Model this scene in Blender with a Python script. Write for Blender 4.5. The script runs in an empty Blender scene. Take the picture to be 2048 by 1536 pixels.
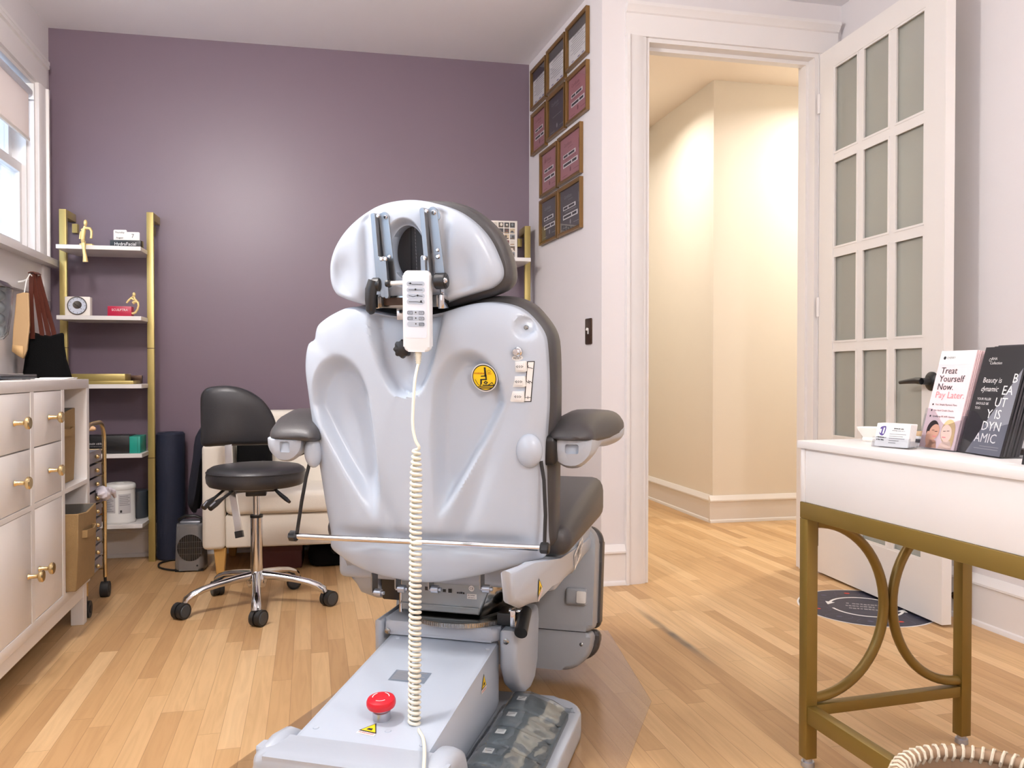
DL = (0, 0, 0, 0, 8, 14, 10, 22)
ADDED_GLOBES = (132.0, 112.0)
SKY, EXPO = 3.4, 0.10
import bpy, bmesh, math, random
from math import sin, cos, pi, radians, sqrt, atan, atan2
from mathutils import Matrix, Vector, noise
random.seed(7)
SC = bpy.context.scene
COL = SC.collection
V = Vector

# ------------------------------------------------------------------ camera
F_PX, CAM_H = 1620.0, 0.95
YAW, PITCH = radians(14), atan(23 / 1620)
CY, SY = cos(YAW), sin(YAW)
RIGHT = V((CY, -SY, 0)); FWD0 = V((SY, CY, 0))
FWD = FWD0 * cos(PITCH) - V((0, 0, 1)) * sin(PITCH)
UP = V((0, 0, 1)) * cos(PITCH) + FWD0 * sin(PITCH)
CAM = V((0, 0, CAM_H))
def ray(px, py): return FWD + RIGHT * ((px - 1024) / F_PX) + UP * ((768 - py) / F_PX)
def hz(px, py, z=0.0):
    r = ray(px, py); return CAM + r * ((z - CAM_H) / r.z)
def dp(px, py, d):
    r = ray(px, py); return CAM + r * (d / r.dot(FWD0))
def pl(px, py, p0, n):
    r = ray(px, py); return CAM + r * ((V(p0) - CAM).dot(V(n)) / r.dot(V(n)))
cam_d = bpy.data.cameras.new('camera'); cam_o = bpy.data.objects.new('camera', cam_d); COL.objects.link(cam_o)
cam_d.sensor_width = 36.0; cam_d.lens = F_PX / 2048 * 36.0; cam_d.clip_start = 0.02
cam_o.location = CAM; cam_o.rotation_euler = (pi / 2 - PITCH, 0, -YAW)
SC.camera = cam_o

# ------------------------------------------------------------------ materials
def lin(c):
    if isinstance(c, str): c = tuple(int(c[i:i + 2], 16) for i in (0, 2, 4))
    f = lambda v: (v / 255 / 12.92) if v <= 10 else ((v / 255 + 0.055) / 1.055) ** 2.4
    return tuple(f(v) for v in c) + (1.0,)
def mat(name, col, rough=0.5, metal=0.0, var=0.0, vs=6.0, bump=0.0, bs=200.0, spec=0.5, coat=0.0, stretch=(1, 1, 1)):
    m = bpy.data.materials.new(name); m.use_nodes = True
    nt = m.node_tree; b = nt.nodes['Principled BSDF']
    c = lin(col)
    b.inputs['Base Color'].default_value = c; b.inputs['Roughness'].default_value = rough
    b.inputs['Metallic'].default_value = metal; b.inputs['Specular IOR Level'].default_value = spec
    b.inputs['Coat Weight'].default_value = coat
    tc = nt.nodes.new('ShaderNodeTexCoord'); mp = nt.nodes.new('ShaderNodeMapping')
    mp.inputs['Scale'].default_value = stretch
    nt.links.new(tc.outputs['Object'], mp.inputs['Vector'])
    if var > 0:
        n = nt.nodes.new('ShaderNodeTexNoise'); n.inputs['Scale'].default_value = vs; n.inputs['Detail'].default_value = 4
        r = nt.nodes.new('ShaderNodeMix'); r.data_type = 'RGBA'
        r.inputs[6].default_value = tuple(min(1, v * (1 - var)) for v in c[:3]) + (1,)
        r.inputs[7].default_value = tuple(min(1, v * (1 + var)) for v in c[:3]) + (1,)
        nt.links.new(mp.outputs['Vector'], n.inputs['Vector'])
        nt.links.new(n.outputs['Fac'], r.inputs[0]); nt.links.new(r.outputs[2], b.inputs['Base Color'])
    if bump > 0:
        n2 = nt.nodes.new('ShaderNodeTexNoise'); n2.inputs['Scale'].default_value = bs; n2.inputs['Detail'].default_value = 3
        bp = nt.nodes.new('ShaderNodeBump'); bp.inputs['Strength'].default_value = bump; bp.inputs['Distance'].default_value = 0.002
        nt.links.new(mp.outputs['Vector'], n2.inputs['Vector'])
        nt.links.new(n2.outputs['Fac'], bp.inputs['Height']); nt.links.new(bp.outputs['Normal'], b.inputs['Normal'])
    return m
def clear_mat(name, tint='ffffff', ior=1.45, rough=0.02, film=0.0, painted_sheen=0.0):
    m = bpy.data.materials.new(name); m.use_nodes = True; nt = m.node_tree
    nt.nodes.remove(nt.nodes['Principled BSDF'])
    t = nt.nodes.new('ShaderNodeBsdfTransparent'); t.inputs['Color'].default_value = lin(tint)
    g = nt.nodes.new('ShaderNodeBsdfGlossy'); g.inputs['Roughness'].default_value = rough
    lw = nt.nodes.new('ShaderNodeLayerWeight'); lw.inputs['Blend'].default_value = 0.5
    pw_ = nt.nodes.new('ShaderNodeMath'); pw_.operation = 'POWER'; pw_.inputs[1].default_value = 4.0; nt.links.new(lw.outputs['Facing'], pw_.inputs[0])
    fr = nt.nodes.new('ShaderNodeMath'); fr.operation = 'MULTIPLY_ADD'; r0 = ((ior - 1) / (ior + 1)) ** 2
    fr.inputs[1].default_value = 1 - r0; fr.inputs[2].default_value = r0; nt.links.new(pw_.outputs[0], fr.inputs[0])
    mx = nt.nodes.new('ShaderNodeMixShader'); fac = fr.outputs[0]
    if film > 0:
        n = nt.nodes.new('ShaderNodeTexNoise'); n.inputs['Scale'].default_value = 30
        a = nt.nodes.new('ShaderNodeMath'); a.operation = 'MULTIPLY'; a.inputs[1].default_value = film
        s = nt.nodes.new('ShaderNodeMath'); s.operation = 'ADD'
        nt.links.new(n.outputs['Fac'], a.inputs[0]); nt.links.new(a.outputs[0], s.inputs[0]); nt.links.new(fac, s.inputs[1]); fac = s.outputs[0]
    nt.links.new(fac, mx.inputs['Fac']); nt.links.new(t.outputs[0], mx.inputs[1]); nt.links.new(g.outputs[0], mx.inputs[2])
    if painted_sheen > 0:  # pale diffuse share standing in for reflected room light
        df = nt.nodes.new('ShaderNodeBsdfDiffuse'); df.inputs['Color'].default_value = lin((226, 226, 218)); m2 = nt.nodes.new('ShaderNodeMixShader'); m2.inputs['Fac'].default_value = painted_sheen
        nt.links.new(t.outputs[0], m2.inputs[1]); nt.links.new(df.outputs[0], m2.inputs[2]); nt.links.new(m2.outputs[0], mx.inputs[1])
    nt.links.new(mx.outputs[0], nt.nodes['Material Output'].inputs['Surface'])
    return m
def emis(name, col, s):
    m = bpy.data.materials.new(name); m.use_nodes = True; nt = m.node_tree
    b = nt.nodes['Principled BSDF']; b.inputs['Base Color'].default_value = lin(col)
    b.inputs['Emission Color'].default_value = lin(col); b.inputs['Emission Strength'].default_value = s
    return m
def floor_mat():
    m = bpy.data.materials.new('oak_strip_floor'); m.use_nodes = True; nt = m.node_tree; N = nt.nodes; L = nt.links
    b = N['Principled BSDF']; b.inputs['Roughness'].default_value = 0.42; b.inputs['Specular IOR Level'].default_value = 0.35
    tc = N.new('ShaderNodeTexCoord'); sx = N.new('ShaderNodeSeparateXYZ'); L.new(tc.outputs['Object'], sx.inputs[0])
    def M(op, a, c=None, d=None):
        n = N.new('ShaderNodeMath'); n.operation = op
        for i, v in enumerate((a, c, d)):
            if v is None: continue
            if isinstance(v, (int, float)): n.inputs[i].default_value = v
            else: L.new(v, n.inputs[i])
        return n.outputs[0]
    W, LEN = 0.058, 0.75
    u = M('DIVIDE', sx.outputs['X'], W); col = M('FLOOR', u); fu = M('SUBTRACT', u, col)
    wn = N.new('ShaderNodeTexWhiteNoise'); wn.noise_dimensions = '1D'; L.new(col, wn.inputs['W'])
    y2 = M('ADD', M('DIVIDE', sx.outputs['Y'], LEN), M('MULTIPLY', wn.outputs['Value'], 7.3))
    row = M('FLOOR', y2); fv = M('SUBTRACT', y2, row)
    cb = N.new('ShaderNodeCombineXYZ'); L.new(col, cb.inputs[0]); L.new(row, cb.inputs[1])
    w2 = N.new('ShaderNodeTexWhiteNoise'); w2.noise_dimensions = '3D'; L.new(cb.outputs[0], w2.inputs['Vector'])
    rp = N.new('ShaderNodeValToRGB'); e = rp.color_ramp.elements
    e[0].position = 0; e[0].color = lin((186, 147, 103)); e[1].position = 1; e[1].color = lin((222, 188, 143))
    for p, c in ((0.25, (197, 158, 112)), (0.55, (206, 168, 121)), (0.8, (214, 178, 132))):
        k = e.new(p); k.color = lin(c)
    L.new(w2.outputs['Value'], rp.inputs[0])
    # grain: noise stretched along the boards, shifted per board
    mp = N.new('ShaderNodeMapping'); mp.inputs['Scale'].default_value = (1.0, 0.07, 1.0); L.new(tc.outputs['Object'], mp.inputs[0])
    ad = N.new('ShaderNodeVectorMath'); ad.operation = 'ADD'; L.new(mp.outputs[0], ad.inputs[0])
    sc = N.new('ShaderNodeVectorMath'); sc.operation = 'SCALE'; sc.inputs['Scale'].default_value = 3.0
    L.new(w2.outputs['Color'], sc.inputs[0]); L.new(sc.outputs[0], ad.inputs[1])
    gn = N.new('ShaderNodeTexNoise'); gn.inputs['Scale'].default_value = 42; gn.inputs['Detail'].default_value = 6; gn.inputs['Distortion'].default_value = 1.2
    L.new(ad.outputs[0], gn.inputs['Vector'])
    gr = N.new('ShaderNodeValToRGB'); gr.color_ramp.elements[0].position = 0.3; gr.color_ramp.elements[0].color = (0.72, 0.66, 0.6, 1)
    gr.color_ramp.elements[1].position = 0.6; gr.color_ramp.elements[1].color = (1.03, 1.02, 1.0, 1); L.new(gn.outputs['Fac'], gr.inputs[0])
    mu = N.new('ShaderNodeMix'); mu.data_type = 'RGBA'; mu.blend_type = 'MULTIPLY'; mu.inputs[0].default_value = 0.45
    L.new(rp.outputs[0], mu.inputs[6]); L.new(gr.outputs[0], mu.inputs[7])
    # seams
    d1 = M('MINIMUM', fu, M('SUBTRACT', 1.0, fu)); d2 = M('MINIMUM', fv, M('SUBTRACT', 1.0, fv))
    s1 = M('LESS_THAN', d1, 0.014); s2 = M('LESS_THAN', d2, 0.0012); seam = M('MAXIMUM', s1, s2)
    m2 = N.new('ShaderNodeMix'); m2.data_type = 'RGBA'; L.new(M('MULTIPLY', seam, 0.45), m2.inputs[0]); L.new(mu.outputs[2], m2.inputs[6])
    m2.inputs[7].default_value = lin((120, 84, 52))
    # an old grey water stain along one board in front of the doorway
    sn = N.new('ShaderNodeTexNoise'); sn.inputs['Scale'].default_value = 9
    L.new(tc.outputs['Object'], sn.inputs['Vector'])
    ax = M('ABSOLUTE', M('SUBTRACT', sx.outputs['X'], 1.272)); ay = M('ABSOLUTE', M('SUBTRACT', sx.outputs['Y'], 2.70))
    mx_ = N.new('ShaderNodeMapRange'); mx_.inputs[1].default_value = 0.022; mx_.inputs[2].default_value = 0.008; L.new(ax, mx_.inputs[0])
    my_ = N.new('ShaderNodeMapRange'); my_.inputs[1].default_value = 0.36; my_.inputs[2].default_value = 0.12; L.new(ay, my_.inputs[0])
    st = M('MULTIPLY', M('MULTIPLY', mx_.outputs[0], my_.outputs[0]), M('MULTIPLY', sn.outputs['Fac'], 1.15))
    m3 = N.new('ShaderNodeMix'); m3.data_type = 'RGBA'; L.new(st, m3.inputs[0]); L.new(m2.outputs[2], m3.inputs[6]); m3.inputs[7].default_value = lin((84, 82, 80))
    L.new(m3.outputs[2], b.inputs['Base Color'])
    bp = N.new('ShaderNodeBump'); bp.inputs['Strength'].default_value = 0.12; bp.inputs['Distance'].default_value = 0.001
    L.new(M('SUBTRACT', gn.outputs['Fac'], seam), bp.inputs['Height']); L.new(bp.outputs[0], b.inputs['Normal'])
    return m

MT = dict(
    floor=floor_mat(),
    white_wall=mat('white_wall_paint', (226, 221, 222), 0.6, bump=0.06, bs=350, var=0.015),
    cream_wall=mat('cream_hall_paint', (235, 228, 217), 0.6, bump=0.06, bs=350, var=0.015),
    purple=mat('plum_wall_paint', (112, 96, 108), 0.38, bump=0.10, bs=260, var=0.04, vs=1.5, spec=0.5),
    ceil=mat('ceiling_paint', (238, 236, 240), 0.75, bump=0.12, bs=160),
    trim=mat('white_trim_gloss', (232, 228, 227), 0.32, var=0.01),
    door=mat('door_paint', (232, 228, 225), 0.35, var=0.01),
    lam=mat('white_laminate', (232, 228, 226), 0.35, var=0.01),
    shell=mat('pale_grey_plastic', (184, 193, 206), 0.27, spec=0.5, var=0.01, bump=0.02, bs=500),
    grey=mat('mid_grey_plastic', (158, 162, 168), 0.4, var=0.02, bump=0.03, bs=500),
    lgrey=mat('light_grey_plastic', (176, 183, 194), 0.32, var=0.01, bump=0.02, bs=500),
    leather=mat('charcoal_leatherette', (62, 60, 61), 0.42, bump=0.25, bs=420, var=0.05),
    sleather=mat('black_leatherette', (44, 44, 47), 0.36, bump=0.2, bs=420, var=0.05),
    black=mat('black_plastic', (24, 24, 26), 0.38, var=0.03),
    rubber=mat('black_rubber', (30, 30, 31), 0.6, var=0.05),
    fabric_black=mat('black_canvas', (8, 8, 9), 0.95, spec=0.2, bump=0.4, bs=300, var=0.1),
    navy=mat('navy_foam', (24, 30, 50), 0.75, bump=0.3, bs=180, var=0.08),
    jacket=mat('navy_knit', (22, 24, 38), 0.9, bump=0.5, bs=220, var=0.15),
    chrome=mat('chrome', (215, 215, 218), 0.12, 1.0, var=0.01),
    zinc=mat('zinc_plated_steel', (150, 153, 157), 0.34, 1.0, var=0.03),
    steel=mat('polished_steel', (160, 160, 158), 0.18, 1.0, var=0.02),
    gold=mat('brushed_gold_rail', (176, 158, 98), 0.38, 0.55, var=0.04, vs=30, stretch=(1, 1, 0.05)),
    dgold=mat('antique_gold_desk_paint', (132, 108, 50), 0.36, 0.35, var=0.03),
    brass=mat('polished_brass', (226, 202, 152), 0.25, 1.0, var=0.02),
    figure=mat('pale_gold_resin', (232, 205, 140), 0.35, 0.3, var=0.05),
    frame=mat('bronze_gold_frame', (128, 96, 54), 0.32, 0.55, var=0.08, vs=40),
    bronze=mat('dark_bronze', (72, 52, 40), 0.35, 0.7, var=0.05),
    sofa=mat('cream_upholstery', (240, 233, 221), 0.8, bump=0.35, bs=380, var=0.03),
    wood=mat('light_wood_leg', (203, 160, 92), 0.45, var=0.12, vs=18, stretch=(6, 6, 1)),
    kraft=mat('kraft_paper', (200, 166, 122), 0.7, bump=0.3, bs=40, var=0.06),
    strap=mat('brown_leather_strap', (84, 38, 26), 0.5, var=0.1),
    bin=mat('tan_felt_bin', (140, 113, 74), 0.9, bump=0.5, bs=260, var=0.12, vs=40),
    binin=mat('grey_bin_lining', (110, 104, 96), 0.9, bump=0.3, bs=260),
    paper=mat('white_paper', (236, 234, 232), 0.6, var=0.01),
    warm_paper=mat('warm_white_card', (240, 234, 226), 0.5, var=0.01),
    ink=mat('black_ink', (28, 27, 30), 0.6, var=0.02),
    greyink=mat('grey_ink', (150, 148, 150), 0.6, var=0.02),
    pinkpaper=mat('dusty_pink_print', (168, 110, 114), 0.5, var=0.03),
    pinkdark=mat('dark_pink_ink', (112, 58, 64), 0.6, var=0.03),
    blackpaper=mat('charcoal_print', (48, 46, 50), 0.45, var=0.05),
    greyprint=mat('slate_grey_print', (126, 127, 136), 0.5, var=0.04),
    palepink=mat('pale_pink_print', (248, 218, 220), 0.45, var=0.02),
    pinkink=mat('salmon_ink', (232, 138, 142), 0.5, var=0.02),
    skin=mat('printed_skin_tone', (222, 168, 142), 0.5, var=0.06, vs=40),
    skin2=mat('printed_fair_tone', (240, 206, 190), 0.5, var=0.04, vs=40),
    hair=mat('printed_dark_brown', (52, 34, 30), 0.5, var=0.1),
    blond=mat('printed_blonde', (226, 190, 140), 0.5, var=0.1, vs=60),
    purpleink=mat('purple_ink', (66, 44, 120), 0.5, var=0.02),
    red=mat('red_plastic', (205, 22, 40), 0.32, var=0.02),
    crimson=mat('crimson_box', (172, 18, 58), 0.4, var=0.03),
    maroon=mat('maroon_box', (70, 26, 26), 0.6, var=0.06),
    yellow=mat('yellow_sticker', (246, 208, 30), 0.45, var=0.02),
    redink=mat('red_ink', (196, 52, 36), 0.5, var=0.02),
    teal=mat('teal_box', (32, 148, 132), 0.4, var=0.03),
    btn=mat('grey_button_membrane', (176, 184, 196), 0.4, var=0.02),
    rem=mat('white_remote_plastic', (238, 240, 244), 0.3, var=0.01),
    cord=mat('ivory_cord', (236, 232, 216), 0.45, var=0.02),
    label=mat('slate_label', (112, 122, 136), 0.5, var=0.04),
    pedal=mat('blue_grey_pedal', (100, 108, 114), 0.45, var=0.05, bump=0.1, bs=300),
    heater=mat('silver_grey_heater', (132, 132, 134), 0.35, 0.3, var=0.03),
    sticker=mat('midnight_floor_vinyl', (42, 42, 58), 0.45, var=0.06),
    vinline=mat('muted_blue_vinyl', (82, 84, 110), 0.5, var=0.05),
    wicker=mat('taupe_wicker', (150, 122, 96), 0.7, var=0.2, vs=60, bump=0.3, bs=120),
    wicker2=mat('pale_wicker', (224, 212, 190), 0.7, var=0.08, vs=60, bump=0.3, bs=120),
    white_pl=mat('white_plastic', (236, 235, 232), 0.4, var=0.02),
    amber=mat('amber_jar', (120, 70, 30), 0.25, var=0.05),
    dusk=mat('dark_grey_tub', (58, 64, 70), 0.4, var=0.05),
    flower=mat('mauve_petals', (176, 130, 158), 0.8, var=0.15, vs=60),
    blind=mat('cream_blind_fabric', (238, 222, 212), 0.85, bump=0.15, bs=300, var=0.02),
    alu=mat('brushed_aluminium', (186, 190, 200), 0.35, 0.8, var=0.02),
    cotton=mat('silver_grey_ball', (196, 196, 196), 0.3, 0.5, var=0.12, vs=30),
    glass=clear_mat('window_glass', 'fbfdff', 1.45, 0.01),
    framegl=clear_mat('picture_glass', 'f4f4f6', 1.5, 0.015),
    acryl=clear_mat('clear_acrylic', 'f4f5f7', 1.33, 0.04),
    doorgl=clear_mat('painted_sheen_door_glass', 'eef0ec', 1.5, 0.35, painted_sheen=0.30),  # door panes lightened in colour to imitate the bright room reflected there
    jar=clear_mat('jar_glass', 'e8ecee', 1.7, 0.03),
    bag=clear_mat('clear_poly_bag', 'e6eaec', 1.35, 0.10, film=0.10),
    matpl=clear_mat('tinted_floor_mat_vinyl', 'f8f6f4', 1.3, 0.22),
    lens=emis('lamp_lens', (255, 244, 230), 6.0),
)

# ------------------------------------------------------------------ mesh builder
I4 = Matrix.Identity(4)
MW = {}
def T(x, y=None, z=None): return Matrix.Translation(V((x, y, z)) if y is not None else V(x))
def R(a, ax='Z'): return Matrix.Rotation(a, 4, ax)
def frame(o, x, y, z): # columns
    m = Matrix.Identity(4)
    for i, c in enumerate((x, y, z, o)):
        for j in range(3): m[j][i] = c[j]
    return m
_txt = {}
class G:
    def __init__(s): s.bm = bmesh.new(); s.mi = 0; s.M = I4
    def _fin(s):
        for f in s.bm.faces:
            if not f.tag: f.material_index = s.mi; f.tag = True
    def vs(s, pts, M=None):
        M = s.M @ M if M is not None else s.M
        return [s.bm.verts.new(M @ V(p)) for p in pts]
    def face(s, pts, M=None):
        v = s.vs(pts, M); s.bm.faces.new(v); s._fin(); return s
    def box(s, a, b, M=None, bev=0.0, seg=2):
        (x0, y0, z0), (x1, y1, z1) = a, b
        v = s.vs([(x0, y0, z0), (x1, y0, z0), (x1, y1, z0), (x0, y1, z0), (x0, y0, z1), (x1, y0, z1), (x1, y1, z1), (x0, y1, z1)], M)
        fs = [s.bm.faces.new([v[i] for i in q]) for q in ((3, 2, 1, 0), (4, 5, 6, 7), (0, 1, 5, 4), (1, 2, 6, 5), (2, 3, 7, 6), (3, 0, 4, 7))]
        if bev > 0:
            es = list({e for f in fs for e in f.edges})
            bmesh.ops.bevel(s.bm, geom=es, offset=bev, segments=seg, profile=0.5, affect='EDGES')
        s._fin(); return s
    def prism(s, poly, h0, h1, M=None, bev=0.0, seg=2):
        lo = s.vs([(p[0], p[1], h0) for p in poly], M); hi = s.vs([(p[0], p[1], h1) for p in poly], M); n = len(poly)
        fs = [s.bm.faces.new(lo[::-1]), s.bm.faces.new(hi)]
        for i in range(n): fs.append(s.bm.faces.new((lo[i], lo[(i + 1) % n], hi[(i + 1) % n], hi[i])))
        if bev > 0:
            es = list(fs[1].edges) + list(fs[0].edges)
            bmesh.ops.bevel(s.bm, geom=es, offset=bev, segments=seg, profile=0.5, affect='EDGES')
        s._fin(); return s
    def rings(s, rs, M=None, cap0=True, cap1=True, closed=False):
        vv = [s.vs(r, M) for r in rs]; n = len(rs[0]); m = len(vv)
        for i in range(m if closed else m - 1):
            a, b = vv[i], vv[(i + 1) % m]
            for j in range(n):
                s.bm.faces.new((a[j], a[(j + 1) % n], b[(j + 1) % n], b[j]))
        if not closed:
            if cap0: s.bm.faces.new(vv[0][::-1])
            if cap1: s.bm.faces.new(vv[-1])
        s._fin(); return s
    def lathe(s, prof, M=None, n=32):
        rs = [[(max(r, 1e-4) * cos(2 * pi * k / n), max(r, 1e-4) * sin(2 * pi * k / n), z) for k in range(n)] for r, z in prof]
        return s.rings(rs, M)
    def tube(s, pts, r, n=10, closed=False, sq=None, M=None, capped=True, up=None):
        pts = [V(p) for p in pts]; m = len(pts); rs = []
        rr = r if isinstance(r, (list, tuple)) else [r] * m
        tan = []
        for i in range(m):
            a = pts[(i - 1) % m] if (closed or i > 0) else pts[i]; b = pts[(i + 1) % m] if (closed or i < m - 1) else pts[i]
            tan.append((b - a).normalized())
        nrm = V(up) if up is not None else (V((0, 0, 1)) if abs(tan[0].z) < 0.9 else V((1, 0, 0)))
        for i in range(m):
            t = tan[i]
            if up is not None: nrm = V(up)
            nrm = (nrm - t * nrm.dot(t)).normalized(); bn = t.cross(nrm)
            if sq:
                w, h = sq; cs = [(-w, -h), (w, -h), (w, h), (-w, h)]
                rs.append([pts[i] + bn * a + nrm * b for a, b in cs])
            else:
                rs.append([pts[i] + (nrm * cos(2 * pi * k / n) + bn * sin(2 * pi * k / n)) * rr[i] for k in range(n)])
        return s.rings(rs, M, capped, capped, closed)
    def cyl(s, a, b, r, r1=None, n=24, M=None): return s.tube([a, b], [r, r if r1 is None else r1], n, M=M)
    def sph(s, c, r, nu=20, nv=12, M=None):
        r = (r, r, r) if isinstance(r, (int, float)) else r
        rs = []
        for i in range(nv + 1):
            ph = -pi / 2 + pi * i / nv; cr = max(cos(ph), 0.003)
            rs.append([(c[0] + r[0] * cr * cos(2 * pi * k / nu), c[1] + r[1] * cr * sin(2 * pi * k / nu), c[2] + r[2] * sin(ph)) for k in range(nu)])
        return s.rings(rs, M)
    def text(s, body, size, M, depth=0.0006, align='CENTER', shear=0.0):
        key = (body, align, shear)
        if key not in _txt:
            cu = bpy.data.curves.new('t', 'FONT'); cu.body = body; cu.size = 1.0; cu.align_x = align; cu.align_y = 'CENTER'; cu.shear = shear; cu.resolution_u = 2
            o = bpy.data.objects.new('t', cu); COL.objects.link(o)
            dg = bpy.context.evaluated_depsgraph_get(); dg.update()
            me = o.evaluated_get(dg).to_mesh()
            _txt[key] = ([tuple(v.co) for v in me.vertices], [tuple(p.vertices) for p in me.polygons])
            o.evaluated_get(dg).to_mesh_clear(); bpy.data.objects.remove(o); bpy.data.curves.remove(cu)
        vs_, fs_ = _txt[key]
        v = s.vs([(p[0] * size, p[1] * size, depth) for p in vs_], M)
        for f in fs_:
            try: s.bm.faces.new([v[i] for i in f])
            except ValueError: pass
        s._fin(); return s
    def disc(s, c, rx, ry, M=None, rr=3, n=40, z=0.0, tilt=0.0):
        ct = s.vs([(c[0], c[1], z)], M)[0]; prev = None
        for q in range(1, rr + 1):
            ring = s.vs([(c[0] + rx * q / rr * cos(2 * pi * k / n) * cos(tilt) - ry * q / rr * sin(2 * pi * k / n) * sin(tilt),
                          c[1] + rx * q / rr * cos(2 * pi * k / n) * sin(tilt) + ry * q / rr * sin(2 * pi * k / n) * cos(tilt), z) for k in range(n)], M)
            for k in range(n):
                if prev is None: s.bm.faces.new((ct, ring[k], ring[(k + 1) % n]))
                else: s.bm.faces.new((prev[k], ring[k], ring[(k + 1) % n], prev[(k + 1) % n]))
            prev = ring
        s._fin(); return s
    def annulus(s, c, r0, r1, M=None, n=48, z=0.0, a0=0.0, a1=2 * pi):
        full = abs(a1 - a0 - 2 * pi) < 1e-6; m = n if full else n + 1
        A = s.vs([(c[0] + r0 * cos(a0 + (a1 - a0) * k / n), c[1] + r0 * sin(a0 + (a1 - a0) * k / n), z) for k in range(m)], M)
        B = s.vs([(c[0] + r1 * cos(a0 + (a1 - a0) * k / n), c[1] + r1 * sin(a0 + (a1 - a0) * k / n), z) for k in range(m)], M)
        for k in range(n):
            j = (k + 1) % m; s.bm.faces.new((A[k], B[k], B[j], A[j]))
        s._fin(); return s
    def rect(s, x0, y0, x1, y1, M=None, z=0.0):
        return s.face([(x0, y0, z), (x1, y0, z), (x1, y1, z), (x0, y1, z)], M)
    def line(s, a, b, w, M=None, z=0.0):
        a, b = V((a[0], a[1])), V((b[0], b[1])); d = (b - a).normalized() * (w / 2); p = V((-d.y, d.x))
        q = [a - p - d, b - p + d, b + p + d, a + p - d]
        return s.face([(v.x, v.y, z) for v in q], M)
    def map(s, fn):
        for v in s.bm.verts: v.co = fn(v.co.x, v.co.y, v.co.z)
        return s
    def out(s, name, mats, parent=None, smooth=35, bevel=0.0, bseg=2, world=True, label=None, subsurf=0, kind=None, norm=True, solid=0.0):
        me = bpy.data.meshes.new(name)
        if norm: bmesh.ops.recalc_face_normals(s.bm, faces=s.bm.faces)
        if world and parent is not None: s.bm.transform(MW[parent].inverted())
        s.bm.to_mesh(me); s.bm.free()
        for m in (mats if isinstance(mats, (list, tuple)) else [mats]): me.materials.append(MT[m] if isinstance(m, str) else m)
        me.shade_smooth(); me.set_sharp_from_angle(angle=radians(smooth))
        o = bpy.data.objects.new(name, me); COL.objects.link(o)
        if parent is not None: o.parent = parent; MW[o] = MW[parent]
        else: MW[o] = I4
        if solid:
            md = o.modifiers.new('solid', 'SOLIDIFY'); md.thickness = solid; md.offset = 0
        if bevel > 0:
            md = o.modifiers.new('bevel', 'BEVEL'); md.width = bevel; md.segments = bseg; md.limit_method = 'ANGLE'; md.angle_limit = radians(40)
        if subsurf: md = o.modifiers.new('sub', 'SUBSURF'); md.levels = md.render_levels = subsurf
        if label: o['label'] = label
        if kind: o['kind'] = kind
        return o
def thing(name, label, cat, loc=(0, 0, 0), rz=0.0, group=None):
    o = bpy.data.objects.new(name, None); COL.objects.link(o)
    o.location = loc; o.rotation_euler = (0, 0, rz); o['label'] = label; o['category'] = cat
    o.empty_display_size = 0.05
    if group: o['group'] = group
    MW[o] = T(loc) @ R(rz); return o
def tag(o, label, cat, group=None):
    o['label'] = label; o['category'] = cat
    if group: o['group'] = group
    return o
def struct(g, name, m, parent=None, **k): return g.out(name, m, parent, kind='structure', **k)
def dup(root, loc, rz=None, label=None, group=None):
    r = root.copy(); COL.objects.link(r); r.location = loc
    if rz is not None: r.rotation_euler = (0, 0, rz)
    if label: r['label'] = label
    if group: r['group'] = group
    MW[r] = T(loc) @ R(r.rotation_euler.z)
    for ch in list(root.children):
        c = ch.copy(); COL.objects.link(c); c.parent = r; MW[c] = MW[r]
        for q in list(ch.children):
            d = q.copy(); COL.objects.link(d); d.parent = c; MW[d] = MW[r]
    return r
def catmull(pts, k=8, closed=True):
    out = []; n = len(pts)
    for i in range(n if closed else n - 1):
        g = lambda j: V(pts[j % n]) if closed else V(pts[max(0, min(n - 1, j))])
        p0, p1, p2, p3 = g(i - 1), g(i), g(i + 1), g(i + 2)
        for q in range(k):
            t = q / k
            out.append(0.5 * ((2 * p1) + (p2 - p0) * t + (2 * p0 - 5 * p1 + 4 * p2 - p3) * t * t + (3 * p1 - p0 - 3 * p2 + p3) * t ** 3))
    if not closed: out.append(V(pts[-1]))
    return out
def rrect(x0, y0, x1, y1, r, n=6):
    o = []
    for cx, cy, a in ((x1 - r, y0 + r, -pi / 2), (x1 - r, y1 - r, 0), (x0 + r, y1 - r, pi / 2), (x0 + r, y0 + r, pi)):
        for k in range(n + 1): o.append((cx + r * cos(a + pi / 2 * k / n), cy + r * sin(a + pi / 2 * k / n)))
    return o
def sstep(a, b, x):
    t = max(0.0, min(1.0, (x - a) / (b - a))); return t * t * (3 - 2 * t)

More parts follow.
